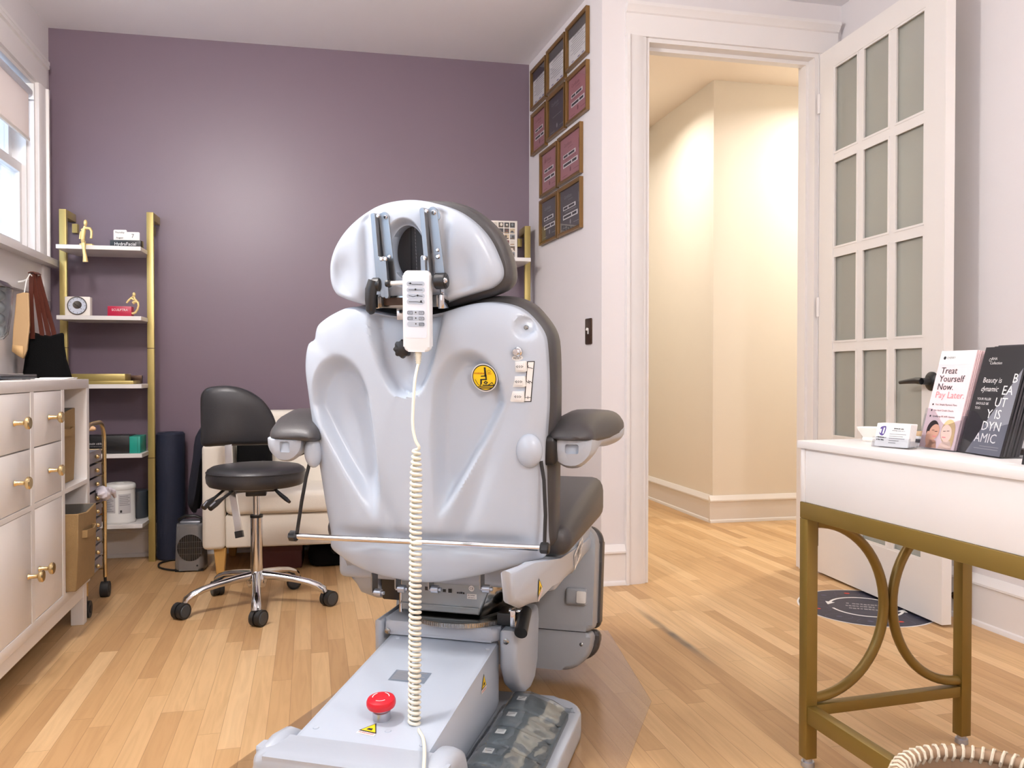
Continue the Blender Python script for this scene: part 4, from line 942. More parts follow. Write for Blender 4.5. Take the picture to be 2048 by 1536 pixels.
# ------------------------------------------------------------------ treatment chair
CX0 = V((.3886, 2.1705, 0)); CRZ = radians(-29)
ch = thing('treatment_chair', 'large pale grey powered treatment chair seen from behind with charcoal upholstery', 'chair', tuple(CX0), CRZ)
CM_ = T(CX0) @ R(CRZ); CI = CM_.inverted()
def c2w(p): return CM_ @ V(p)
def ccam(x, y, z): return CM_ @ V((x, y, z))
TAU = radians(6.5)
BO = V((0, -.207, .437)); BX = V((1, 0, 0)); BU = V((0, -sin(TAU), cos(TAU))); BN = V((0, -cos(TAU), -sin(TAU)))
BF = frame(BO, BX, BU, BN)          # back frame in chair space: s right, t up, n towards the viewer
BW = CM_ @ BF
def bp(px, py, n=0.0):
    p = pl(px, py, BW @ V((0, 0, n)), BW.to_3x3() @ V((0, 0, 1))); q = BW.inverted() @ p; return V((q.x, q.y))
def sp(px, py, xl):
    q = CI @ pl(px, py, c2w((xl, 0, 0)), CM_.to_3x3() @ V((1, 0, 0))); return (q.y, q.z)
class Radial:
    def __init__(s, pts, c, n=256):
        s.c = V(c); s.n = n; s.R = []
        P = [V(p) - s.c for p in pts]; m = len(P)
        for k in range(n):
            a = 2 * pi * k / n; d = V((cos(a), sin(a))); best = 0
            for i in range(m):
                p, q = P[i], P[(i + 1) % m]; e = q - p; den = d.x * e.y - d.y * e.x
                if abs(den) < 1e-12: continue
                t = (p.x * e.y - p.y * e.x) / den; u = (p.x * d.y - p.y * d.x) / den
                if t > 0 and -1e-9 <= u <= 1 + 1e-9: best = max(best, t)
            s.R.append(best)
    def r(s, a):
        k = (a % (2 * pi)) / (2 * pi) * s.n; i = int(k) % s.n; f = k - int(k); return s.R[i] * (1 - f) + s.R[(i + 1) % s.n] * f
    def rho(s, x, y):
        d = V((x, y)) - s.c
        return d.length / max(s.r(atan2(d.y, d.x)), 1e-6)
def dome(g, rad, nf, rings=60, depth=.05, inner=None, flare=0.0):
    n = rad.n; rs = []
    for q in range(rings + 1):
        f = q / rings; f = 1 - (1 - f) ** 1.6 if inner is None else f
        ring = []
        for k in range(n):
            a = 2 * pi * k / n; r1 = rad.R[k]; r0 = inner.r(a) if inner else .004
            r = r0 + (r1 - r0) * f; x, y = rad.c.x + r * cos(a), rad.c.y + r * sin(a)
            ring.append((x, y, nf(x, y)))
        rs.append(ring)
    base = [(p[0], p[1], -depth) for p in rs[-1]]
    rs.append([(p[0], p[1], p[2] - .012) for p in rs[-1]]); rs.append(base)
    if inner:
        rs.append([(rad.c.x + inner.r(2 * pi * k / n) * cos(2 * pi * k / n), rad.c.y + inner.r(2 * pi * k / n) * sin(2 * pi * k / n), -depth) for k in range(n)])
        g.rings(rs, closed=True)
    else: g.rings(rs)
def pix(pts): return [bp(*p) for p in pts]

# --- backrest shell
ol = [(745, 624), (702, 614), (664, 627), (632, 648), (624, 664), (621, 680), (608, 689), (602, 712), (601, 745), (607, 790), (616, 850), (626, 905), (634, 951), (643, 1005), (652, 1052), (657, 1078), (660, 1098), (686, 1117), (724, 1137), (765, 1149), (820, 1159), (861, 1162), (902, 1159), (970, 1147), (1015, 1136), (1066, 1123), (1089, 1115),
      (1088, 1077), (1086, 1000), (1085, 930), (1087, 872), (1090, 820), (1090, 756), (1086, 692), (1078, 665), (1061, 642), (1041, 623), (1015, 611), (978, 605), (950, 607), (920, 614), (884, 625), (850, 631), (815, 633), (780, 631)]
OLB = [V((p.x, p.y)) for p in catmull(pix(ol), 5)]
RB = Radial(OLB, bp(850, 880), 320)
S = lambda x, y: bp(x, y)
ppm = (bp(950, 880) - bp(850, 880)).length / 100          # metres per pixel on the back
hol = []                                                   # hollows left and right: centre, half sizes, lean
cR, cL = S(942, 805), S(684, 812)
uc = S(812, 650); ub = S(812, 790)
def hollow(x, y, c, sgn):
    dy = y - c.y; up_ = dy > 0
    b = .125 if up_ else .27
    wx = .086 if up_ else .086 - .045 * min(1, -dy / .25)
    cx = c.x + sgn * (.0 if up_ else -.075 * min(1.3, -dy / .25))
    q = sqrt(((x - cx) / wx) ** 2 + (dy / b) ** 2)
    return 1 - sstep(.66, 1.06, q)
def u_recess(x, y):
    t = (y - ub.y) / (uc.y - ub.y)
    if t <= 0: w = -.02 + t * .05
    else: w = .084 * min(1.0, t) ** .36 + .004 * t
    return sstep(-.010, .014, w - abs(x - uc.x - .004 * t))
def nback(x, y):
    r = RB.rho(x, y); r = min(r, 1.0)
    n = .030 * (1 - (x / .34) ** 2) - .02
    n += .028 * sqrt(max(0, 1 - r ** 9)) - .012
    fade = 1 - sstep(.86, .99, r)
    n -= fade * (.040 * hollow(x, y, cR, 1) + .040 * hollow(x, y, cL, -1))
    n -= (1 - sstep(.97, 1.0, r)) * .036 * u_recess(x, y)
    # long diagonal folds running down to the waist
    for sg in (1, -1):
        xf = sg * (.235 - .16 * max(0, min(1, (.50 - y) / .40)))
        n -= fade * .010 * math.exp(-((x - xf) / .028) ** 2) * sstep(.53, .40, y) * sstep(.04, .14, y)
        n += fade * .006 * math.exp(-((x - sg * .285) / .03) ** 2) * sstep(.60, .45, y)
    tb_ = S(850, 1075).y - .057 * 0
    n -= fade * .010 * math.exp(-((y - tb_) / .018) ** 2) * sstep(.27, .20, abs(x))
    n += .010 * sstep(tb_ + .0, tb_ - .05, y)
    # screw pocket at the upper right shoulder
    pc = S(1049, 655); d = (V((x, y)) - pc).length; n -= .016 * (1 - sstep(.016, .028, d))
    return n
g = G(); dome(g, RB, nback, 72, .055)
g.bm.transform(BF); back = g.out('backrest_shell', 'shell', ch, world=False, smooth=50)
def onback(nf=None):
    f = nf or nback
    return lambda x, y, z: BF @ V((x, y, f(x, y) + z))
# --- backrest cushion (charcoal), a little wider, in front of the shell
co = [(745, 618), (702, 610), (650, 640), (618, 700), (618, 800), (628, 900), (645, 1000), (662, 1080), (740, 1120), (860, 1130), (1000, 1122), (1092, 1112), (1098, 1050), (1100, 930), (1102, 800), (1100, 705), (1092, 668), (1072, 638), (1048, 613), (1018, 599), (985, 594), (950, 596), (905, 609), (850, 620), (800, 622)]
RC = Radial([V((p.x, p.y)) for p in catmull(pix(co), 5)], bp(850, 880), 160)
def cushion(g, rad, n0, n1, rr):
    prof = [(.02, n0), (.7, n0), (.94, n0), (.985, n0 - rr * .25), (1.0, n0 - rr), (1.0, n1 + rr), (.985, n1 + rr * .25), (.94, n1), (.6, n1 - .006), (.02, n1 - .01)]
    g.rings([[(rad.c.x + rad.R[k] * f * cos(2 * pi * k / rad.n), rad.c.y + rad.R[k] * f * sin(2 * pi * k / rad.n), nn) for k in range(rad.n)] for f, nn in prof])
g = G(); cushion(g, RC, -.05, -.155, .03); g.bm.transform(BF); g.out('backrest_cushion', 'leather', ch, world=False, smooth=60)

# --- headrest
hl = [(659, 548), (660, 526), (668, 500), (684, 473), (707, 448), (736, 426), (767, 410), (803, 402), (837, 401), (876, 408), (915, 423), (949, 448), (975, 479), (993, 517), (1000, 541), (997, 560), (981, 575), (955, 584), (913, 597), (875, 610), (820, 616), (770, 615), (728, 609), (681, 594), (668, 583), (661, 566)]
RH = Radial([V((p.x, p.y)) for p in catmull(pix(hl), 5)], bp(818, 505), 256)
hole = [bp(818 + 34 * cos(a), 505 - 54 * sin(a) * (1 if sin(a) > 0 else 1.02)) for a in [2 * pi * k / 48 for k in range(48)]]
RI = Radial(hole, bp(818, 505), 256)
eL, eR = bp(692, 553), bp(930, 548)
def nhead(x, y):
    r = min(1, RH.rho(x, y)); n = .022 * (1 - ((x - RH.c.x) / .24) ** 2) + .026 * sqrt(max(0, 1 - r ** 7)) - .012
    ri = RI.rho(x, y); n -= .030 * (1 - sstep(1.0, 1.28, ri))
    f = 1 - sstep(.86, .99, r)
    for c, sg in ((eL, -1), (eR, 1)):
        d = V((x, y)) - c; n -= f * .016 * math.exp(-((d.x / .032) ** 2 + (d.y / (.05)) ** 2) ** 1.2)
    for px_ in (742, 893):
        c = bp(px_, 500); n -= f * .010 * math.exp(-((x - c.x - .03 * (y - c.y)) / .016) ** 2)
    return n
g = G(); dome(g, RH, nhead, 44, .035, inner=RI); g.bm.transform(BF); g.out('headrest_shell', 'shell', ch, world=False, smooth=50)
hc = [(672, 548), (676, 515), (705, 460), (745, 424), (800, 402), (850, 397), (900, 402), (945, 424), (985, 464), (1008, 515), (1014, 556), (1004, 578), (975, 592), (930, 606), (880, 618), (820, 622), (760, 618), (700, 596), (678, 575)]
RHC = Radial([V((p.x, p.y)) for p in catmull(pix(hc), 5)], bp(830, 505), 128)
g = G(); cushion(g, RHC, -.034, -.115, .025); g.bm.transform(BF); hcu = g.out('headrest_cushion', 'leather', ch, world=False, smooth=60)
g = G(); a, b = bp(811, 448), bp(813, 562); g.line((a.x, a.y), (b.x, b.y), .004, z=-.0335); g.bm.transform(BF); g.out('seam', 'black', hcu, world=False)
for dx in (.010,):
    g = G()
    for k in range(16):
        p = V((a.x + dx, a.y + (b.y - a.y) * k / 16)); g.line((p.x, p.y), (p.x + .0003, p.y - .005), .0014, z=-.0334)
    g.bm.transform(BF); g.out('stitching', 'greyink', hcu, world=False, label='pale stitch line')

# --- headrest hinge work, all in the back frame
def bpt(px, py, n): q = bp(px, py, n); return V((q.x, q.y, n))
def bar(px0, py0, px1, py1, n, w, th, name, m, par=ch, ends=True):
    a, b = bpt(px0, py0, n), bpt(px1, py1, n); d = (b - a).normalized(); p = V((d.y, -d.x, 0)); L = (b - a).length
    g = G(); M = frame(a, d, V((-d.y, d.x, 0)), V((0, 0, 1)))
    poly = [(L + w * cos(t), w * sin(t)) for t in [-pi / 2 + pi * k / 8 for k in range(9)]] + [(w * cos(t), w * sin(t)) for t in [pi / 2 + pi * k / 8 for k in range(9)]]
    g.prism(poly, 0, th, M); g.bm.transform(BF); return g.out(name, m, par, world=False, bevel=.0006)
def stud(px, py, n, r, h, par, m='chrome'):
    g = G(); p = bpt(px, py, n); g.lathe([(0, 0), (r, 0), (r, h * .5), (r * .6, h), (0, h)], T(p), 16); g.bm.transform(BF); return g.out('rivet', m, par, world=False)
for (x0, y0, x1, y1, dx) in ((757, 432, 776, 575, 11), (854, 422, 873, 562, 11)):
    b1 = bar(x0 + dx, y0 + 2, x1 + dx - 4, y1 - 18, .036, .012, .003, 'hinge_plate', 'zinc')
    stud(x0 + dx + 3, y0 + 2, .039, .0045, .004, b1)
    stud(x1 + dx - 9, y1 - 62, .039, .0045, .004, b1)
    b2 = bar(x0 - 1, y0, x1 - 8, y1, .030, .0055, .030, 'hinge_arm', 'zinc')
    stud(x0 - 1, y0, .060, .0045, .004, b2)
b3 = bar(868, 426, 872, 432, .034, .012, .003, 'hinge_tab', 'zinc'); stud(868, 425, .037, .006, .005, b3)
b3 = bar(873, 512, 876, 514, .034, .013, .003, 'hinge_tab', 'zinc'); stud(876, 513, .037, .006, .005, b3)
for x0, y0, x1, y1 in ((763, 518, 770, 590), (771, 518, 777, 592), (849, 516, 852, 588)):
    b4 = bar(x0, y0, x1, y1, .055, .0055, .012, 'link_arm', 'zinc'); stud(x0, y0, .067, .005, .004, b4)
g = G(); g.cyl(bpt(772, 567, .062), bpt(862, 563, .062), .005); g.bm.transform(BF); g.out('cross_rod', 'white_pl', ch, world=False)
def knobx(px, py, n, r, ln, name='clamp_knob', lobes=0):
    g = G(); c = bpt(px, py, n); m = 48
    def rg(x, rr): return [(c.x + x, c.y + rr * (1 + (.08 * cos(lobes * 2 * pi * k / m) if lobes else 0)) * cos(2 * pi * k / m), c.z + rr * sin(2 * pi * k / m)) for k in range(m)]
    g.rings([rg(-ln / 2, r * .85), rg(-ln / 2 + .003, r), rg(ln / 2 - .003, r), rg(ln / 2, r * .85)]); g.bm.transform(BF); return g.out(name, 'black', ch, world=False)
knobx(882, 562, .062, .0185, .028); k2 = knobx(891, 563, .062, .014, .010, lobes=7)
stud(890, 561, .075, .006, .004, k2)
knobx(754, 569, .062, .016, .022)
knobx(777, 567, .062, .0095, .012)
g = G(); P = [bpt(x, y, n) for x, y, n in ((748, 562, .066), (742, 580, .070), (741, 600, .072), (742, 620, .070), (744, 626, .066))]; g.tube(P, [.014, .014, .013, .012, .007], 14); g.bm.transform(BF); g.out('release_lever', 'black', ch, world=False)
g = G()
def bbox(x0, y0, x1, y1, n0, n1, bev=.0015): a, b = bpt(x0, y1, (n0 + n1) / 2), bpt(x1, y0, (n0 + n1) / 2); g.box((a.x, a.y, n0), (b.x, b.y, n1), bev=bev)
bbox(757, 589, 890, 616, .012, .040); g.bm.transform(BF); cbr = g.out('mounting_bar', 'steel', ch, world=False)
g = G(); bbox(768, 595, 806, 611, .0405, .041, 0); g.bm.transform(BF); g.out('bar_reflection', 'bronze', cbr, world=False)  # dark strip painted on as a brownish reflection in the metal bar
for x0, x1 in ((753, 763), (881, 893)):
    g = G(); bbox(x0, 588, x1, 617, .010, .047, .003); g.bm.transform(BF); g.out('bar_end', 'chrome', cbr, world=False)
g = G(); g.cyl(bpt(886, 590, .032), bpt(884, 572, .055), .006); g.bm.transform(BF); g.out('pivot_pin', 'chrome', ch, world=False)
g = G(); bbox(795, 616, 835, 640, -.002, .004, .001); g.bm.transform(BF); g.out('slide_plate', 'chrome', ch, world=False)
# star knob in the neck recess
g = G(); c = bp(809, 697); nn = nback(c.x, c.y); m = 64
def star(r, z): return [(c.x + r * (1 + .09 * cos(8 * 2 * pi * k / m)) * cos(2 * pi * k / m), c.y + r * (1 + .09 * cos(8 * 2 * pi * k / m)) * sin(2 * pi * k / m), z) for k in range(m)]
g.rings([star(.010, nn), star(.012, nn + .012), star(.0205, nn + .016), star(.0215, nn + .024), star(.019, nn + .032), star(.009, nn + .035)]); g.bm.transform(BF); g.out('star_knob', 'black', ch, world=False)

# --- printed and electrical parts on the shell
def dec(g, name, mats, par=back, flat=None):
    if flat:
        gx = (nback(flat[0] + .02, flat[1]) - nback(flat[0] - .02, flat[1])) / .04 * .8; gy = (nback(flat[0], flat[1] + .025) - nback(flat[0], flat[1] - .025)) / .05 * .8
        pf = lambda x, y: gx * (x - flat[0]) + gy * (y - flat[1])
        k0 = max(nback(v.co.x, v.co.y) - pf(v.co.x, v.co.y) for v in g.bm.verts)
        g.map(onback(lambda x, y: pf(x, y) + k0))
    else: g.map(onback())
    return g.out(name, mats, par, world=False, norm=False, smooth=80)
c = bp(970, 755); r = 26.5 * ppm; LMk = T(c.x, c.y, 0)
g = G(); g.disc((0, 0), r, r, LMk, 5, 48, .0012); g.mi = 1; g.disc((0, 0), r * .93, r * .93, LMk, 5, 48, .0017); g.mi = 2; g.disc((0, 0), r * .86, r * .86, LMk, 5, 48, .0022)
g.mi = 1; u = r / 28
def ln(pts, w, z=.0028):
    for (a, b), (c_, d) in zip(pts, pts[1:]): g.line((a * u, b * u), (c_ * u, d * u), w * u, LMk, z)
ln([(3, 19), (3, 4)], 4); ln([(3, 12), (4, 4), (4, -3)], 3); ln([(-6, 3), (4, 4)], 2); ln([(-8, -4), (3, -3)], 2.4); ln([(-8, -4), (-9, -15)], 2); ln([(-6, -5), (-7, -12)], 1.5); ln([(2, -7), (-1, -10), (3, -12), (6, -9), (2, -7)], 2)
ln([(-4, -15), (18, -15)], 2.2); ln([(8, -14), (16, -9), (20, -15)], 1.4); ln([(-14, -18), (14, -18)], 1.4); ln([(-12, -21), (14, -20.5)], 1.6); ln([(-20, -4), (-15, -13), (-10, -17)], 1)
g.mi = 3; g.text('WARNING', 5.2 * u, LMk @ T(-9.5 * u, 8.5 * u, 0), .0028); g.text('RESET', 3.6 * u, LMk @ T(12.5 * u, 8 * u, 0), .0028); g.mi = 1; g.annulus((11.5 * u, 13 * u), 2.6 * u, 3.1 * u, LMk, 20, .0028)
dec(g, 'warning_sticker', ['paper', 'ink', 'yellow', 'redink'], flat=(c.x, c.y))
rockers = []
for px_, py_ in ((1040, 732), (1038, 762), (1036, 792)):
    c = bp(px_, py_); M = T(c.x, c.y, nback(c.x, c.y) + .001) @ R(-.20, 'Y') @ R(.02); w, h = 14 * ppm, 9.8 * ppm
    g = G(); g.prism(rrect(-w, -h, w, h, .003), -.006, .0022, M, bev=.001); g.bm.transform(BF); o = g.out('rocker_switch', 'white_pl', back, world=False)
    g = G(); g.box((-w * .35, -h * .75, .0023), (w * .72, h * .75, .0048), M @ R(.10, 'Y'), bev=.0008); g.bm.transform(BF); g.out('rocker', 'paper', o, world=False)
    g = G(); MM = M @ R(.10, 'Y') @ T(w * .18, 0, .0050)
    g.annulus((0, 0), .0014, .0024, MM, 14)
    for sg in (-1, 1): 
        for k in range(3):
            tri = [(sg * .0085, 0), (sg * .0048, .0024), (sg * .0048, -.0024)]; a_, b_ = tri[k], tri[(k + 1) % 3]; g.line(a_, b_, .0009, MM)
    g.bm.transform(BF); g.out('rocker_marking', 'ink', o, world=False)
g = G()
def strip(x0, y0, x1, y1, z): 
    P = [bp(*q) for q in ((x0 + 1.5, y0), (x1 + 2.5, y0), (x1 - 3, y1), (x0 - 4, y1))]
    m = 12
    for k in range(m):
        f0, f1 = k / m, (k + 1) / m
        q = [P[0].lerp(P[3], f0), P[1].lerp(P[2], f0), P[1].lerp(P[2], f1), P[0].lerp(P[3], f1)]; g.face([(v.x, v.y, z) for v in q])
g.mi = 0; strip(1054, 722, 1067, 803, .0010); g.mi = 1; strip(1055.8, 723.8, 1065.3, 801.2, .0016); g.mi = 0
for (a_, b_) in (((1055, 731), (1058, 735)), ((1058, 731), (1056, 734)), ((1058, 734), (1062, 735)), ((1062, 735), (1066, 737)), ((1054, 760), (1057, 764)), ((1057, 764), (1062, 762)), ((1059, 760), (1060, 766)), ((1062, 762), (1065, 765)), ((1051.5, 794), (1063, 794)), ((1057.5, 791.5), (1057.5, 796.5))):
    p, q = bp(*a_), bp(*b_); g.line((p.x, p.y), (q.x, q.y), .0012, z=.0022)
dec(g, 'position_label', ['ink', 'paper'])
c = bp(1038, 703); M = T(c.x, c.y, nback(c.x, c.y)) @ R(-.28, 'Y')
g = G(); g.lathe([(0, -.002), (.0115, -.002), (.0115, .003), (.009, .005), (.009, .011), (.007, .014), (0, .0145)], M, 28); g.bm.transform(BF); g.out('reset_button', 'chrome', back, world=False)
g = G(); c = bp(1037, 715); LMk = T(c.x, c.y, 0); g.disc((0, 0), .0125, .0065, LMk, 3, 32, .0008); g.mi = 1; g.text('RESET', .0068, LMk @ T(0, -.001, 0), .0014); dec(g, 'reset_label', ['paper', 'ink'])
c = bp(1049, 656); M = T(c.x, c.y, nback(c.x, c.y)) @ R(-.3, 'Y')
g = G(); g.lathe([(0, -.002), (.0055, -.002), (.0055, .003), (.004, .005), (0, .005)], M, 20); g.bm.transform(BF); g.out('screw', 'steel', back, world=False)
g = G(); c = bp(816, 820); a_, b_ = bp(805, 745), bp(832, 770); 

# --- armrests
def armrest(outline_pad, outline_sup, y0, y1, mirror=False):
    pass
def side_block(name, px_poly_near, d_near, shift, d_far, m, par=ch, scale=1.0, bev=.02, seg=4, label=None):
    """a rounded bar running forwards: the same profile at a near and a far depth, the far one displaced in the chair's space"""
    A = [CI @ dp(x, y, d_near) for x, y in px_poly_near]; c = sum(A, V((0, 0, 0))) / len(A)
    B = [c + V(shift) + (p - c) * scale for p in A]
    g = G(); g.rings([[tuple(c + (p - c) * .82 + V((0, .0, 0))) for p in A], A, [A[i].lerp(B[i], .5) for i in range(len(A))], B, [tuple(c + V(shift) + (p - c) * scale * .8 + V((0, .02, 0))) for p in A]])
    return g.out(name, m, par, world=False, smooth=60)
# each armrest is a loft of cross sections across the chair (x), z, along y; pad above, plastic support below
def loft_arm(sec_pad, sec_sup):
    g = G(); n = 28; rs = []
    for (x, y, z, w, h) in sec_pad:
        r = []
        for k in range(n):
            a = 2 * pi * k / n; cx, sz = cos(a), sin(a); r.append((x + w * (abs(cx) ** .75) * (1 if cx > 0 else -1), y, z + (h if sz > 0 else h * .25) * (abs(sz) ** .8) * (1 if sz > 0 else -1)))
        rs.append(r)
    g.rings(rs); pad = g.out('armrest_pad', 'leather', ch, world=False, smooth=70)
    g = G(); rs = []
    for (x, y, z, w, h) in sec_sup:
        r = []
        for k in range(n):
            a = 2 * pi * k / n; cx, sz = cos(a), sin(a); hh = h * .12 if sz > 0 else h
            ww = w if sz > 0 else w * (1 - .35 * abs(sz) ** 2)
            r.append((x + ww * (abs(cx) ** .7) * (1 if cx > 0 else -1), y, z + hh * (abs(sz) ** .7) * (1 if sz > 0 else -1)))
        rs.append(r)
    g.rings(rs); sup = g.out('armrest_support', 'lgrey', ch, world=False, smooth=70)
    return pad, sup
def L(px, py, d): return CI @ dp(px, py, d)
def arm_sections(rows):
    out = []
    for (x0, x1, yb, h, d) in rows: # pixel span, pixel base line, pixel height, depth
        a, b = L(x0, yb, d), L(x1, yb, d); c = (a + b) / 2; out.append((c.x, c.y, c.z, (b - a).xy.length / 2, h * d / F_PX))
    return out
_, supR = loft_arm(arm_sections([(1108, 1160, 877, 6, 1.90), (1098, 1182, 877, 20, 1.915), (1096, 1190, 876, 34, 1.95), (1104, 1204, 873, 47, 2.02), (1118, 1224, 868, 50, 2.12), (1136, 1240, 861, 43, 2.22), (1156, 1247, 856, 37, 2.30), (1182, 1248, 852, 24, 2.35), (1196, 1240, 850, 6, 2.365)]),
         arm_sections([(1104, 1172, 884, 22, 1.915), (1098, 1184, 880, 52, 1.925), (1098, 1190, 879, 58, 1.96), (1108, 1196, 878, 50, 2.01), (1122, 1206, 874, 22, 2.06), (1134, 1226, 868, 24, 2.14), (1150, 1243, 861, 32, 2.24), (1164, 1249, 856, 34, 2.31), (1190, 1246, 852, 20, 2.36)]))
_, supL = loft_arm(arm_sections([(548, 622, 876, 6, 1.99), (536, 636, 876, 20, 2.005), (533, 646, 876, 33, 2.04), (540, 660, 872, 46, 2.11), (556, 676, 866, 50, 2.21), (574, 690, 860, 44, 2.31), (594, 700, 856, 32, 2.38), (620, 690, 852, 6, 2.42)]),
         arm_sections([(540, 590, 882, 20, 2.005), (531, 606, 878, 42, 2.015), (532, 614, 877, 46, 2.05), (540, 622, 876, 40, 2.10), (556, 630, 874, 20, 2.15), (574, 650, 868, 24, 2.24), (600, 670, 860, 20, 2.36)]))
# grip recesses cut into the arm supports
for so__, (x, y, d, w, h) in ((supR, (1142, 897, 1.905, 14, 9)), (supL, (563, 892, 1.99, 11, 10))):
    g = G(); c = L(x, y, d); g.prism(rrect(-w * d / F_PX, -h * d / F_PX, w * d / F_PX, h * d / F_PX, .005), -.02, .05, frame(c, (1, 0, 0), (0, .25, 1), (0, -1, .25))); carve(so__, g)
# pivot caps on the shell sides and black pivot blocks
for x, y, rx in ((1066, 901, 25), (628, 903, 17)):
    c = bp(x, y); g = G(); g.sph((c.x - (.008 if x > 900 else 0), c.y, .004), (rx * ppm, 32 * ppm, .024), 28, 16)
    g.bm.transform(BF); g.out('pivot_cap', 'shell', ch, world=False, smooth=80)
for x, y, w, h in ((1100, 895, 20, 28), (604, 880, 12, 30)):
    c = bp(x, y, -.08); g = G(); g.box((c.x - w * ppm, c.y - h * ppm, -.16), (c.x + w * ppm, c.y + h * ppm, -.03), bev=.012, seg=3); g.bm.transform(BF); g.out('arm_pivot', 'black', ch, world=False)
# straps and push bar
bl_, br_ = bpt(590, 1072, .035), bpt(1086, 1096, .035)
g = G(); g.cyl(bl_, br_, .0072, n=20); g.bm.transform(BF); g.out('push_bar', 'chrome', ch, world=False)
for e, sg in ((bl_, -1), (br_, 1)):
    g = G(); m = 32; ringf = lambda x, r: [(e.x + x, e.y + r * (1 + .06 * cos(8 * 2 * pi * k / m)) * cos(2 * pi * k / m), e.z + r * (1 + .06 * cos(8 * 2 * pi * k / m)) * sin(2 * pi * k / m)) for k in range(m)]
    g.rings([ringf(sg * -.006, .011), ringf(sg * -.003, .0135), ringf(sg * .012, .0135), ringf(sg * .015, .010)]); g.bm.transform(BF); g.out('bar_knob', 'black', ch, world=False)
g = G(); g.tube([bpt(x, y, n) for x, y, n in ((621, 918, .0), (612, 955, .010), (603, 1005, .025), (594, 1066, .036))], .0045, 10); g.bm.transform(BF); g.out('bar_strut', 'black', ch, world=False)
g = G(); g.tube([bpt(x, y, n) for x, y, n in ((1082, 922, .0), (1088, 960, .008), (1091, 1030, .02), (1089, 1090, .034))], .0045, 10); g.bm.transform(BF); g.out('bar_strut', 'black', ch, world=False)

# --- seat, side covers, leg rest
g = G(); g.box((-.335, -.13, .490), (.335, .455, .605), bev=.035, seg=4)
for v in g.bm.verts:
    f = sstep(.15, .45, v.co.y); v.co.z += .02 * f * (v.co.z - .49) / .115 - .035 * (1 - f) * (v.co.z > .55)
g.out('seat_cushion', 'leather', ch, world=False, smooth=60)
g = G(); g.box((-.30, -.12, .40), (.30, .43, .489), bev=.02, seg=3); g.out('seat_pan', 'lgrey', ch, world=False)
def panel(pts, xa, xb, name, m='lgrey', bev=.012):
    ys = [sp(x, y, (xa + xb) / 2) for x, y in pts]; g = G(); g.prism(ys, xa, xb, frame((0, 0, 0), (0, 1, 0), (0, 0, 1), (1, 0, 0)), bev=bev, seg=3); return g.out(name, m, ch, world=False, smooth=50)
pr = panel([(1010, 1142), (1060, 1125), (1112, 1116), (1150, 1092), (1190, 1060), (1193, 1078), (1160, 1110), (1138, 1148), (1112, 1153), (1094, 1172), (1064, 1203), (1036, 1216), (1016, 1207)], .280, .305, 'side_cover')
panel([(702, 1112), (800, 1130), (806, 1190), (768, 1196), (742, 1186), (730, 1160), (722, 1136)], -.27, -.20, 'side_cover')
g = G(); q = [sp(x, y, -.19) for x, y in ((764, 1140), (815, 1140), (812, 1190), (770, 1198))]; g.prism(q, -.199, -.13, frame((0, 0, 0), (0, 1, 0), (0, 0, 1), (1, 0, 0)), bev=.006); g.out('motor_cover', 'black', ch, world=False)
def sidetext(poly, xs, name, mats, par, fn):
    g = G(); fn(g); return g.out(name, mats, par, world=False, norm=False)
def tri_label(g, M, s):
    g.mi = 0; g.face([(-s, -s * .55, .0006), (s, -s * .55, .0006), (0, s * 1.1, .0006)], M); g.mi = 1; g.face([(-s * .8, -s * .43, .0011), (s * .8, -s * .43, .0011), (0, s * .88, .0011)], M)
    g.mi = 0; g.face([(-s * .35, -s * .25, .0016), (s * .3, -s * .25, .0016), (s * .25, s * .1, .0016), (-s * .2, s * .05, .0016)], M)
    g.mi = 2; g.rect(-s, -s * 1.05, s, -s * .6, M, .0008); g.mi = 3; g.text('WARNING', s * .36, M @ T(0, -s * .82, 0), .0013)
LBL = ['ink', 'yellow', 'paper', 'redink']
yz = sp(1079, 1175, .306); g = G(); tri_label(g, frame((.3062, yz[0], yz[1]), V((0, 1, .35)).normalized(), V((0, -.35, 1)).normalized(), (1, 0, 0)), .022); g.out('warning_label', LBL, pr, world=False, norm=False)
for (x, y), (w, h) in (((1160, 1094), (.045, .011)), ((1155, 1110), (.05, .022))):
    yz = sp(x, y, .306); g = G(); M = frame((.3063, yz[0], yz[1]), V((0, 1, .22)).normalized(), V((0, -.22, 1)).normalized(), (1, 0, 0)); g.rect(-w, -h, w, h, M, .0004); g.mi = 1
    for k in range(4): g.rect(-w * .85 + k * w * .45, -h * .6, -w * .55 + k * w * .45, h * .6, M, .0008)
    g.out('rating_label', ['warm_paper', 'greyink'], pr, world=False, norm=False)
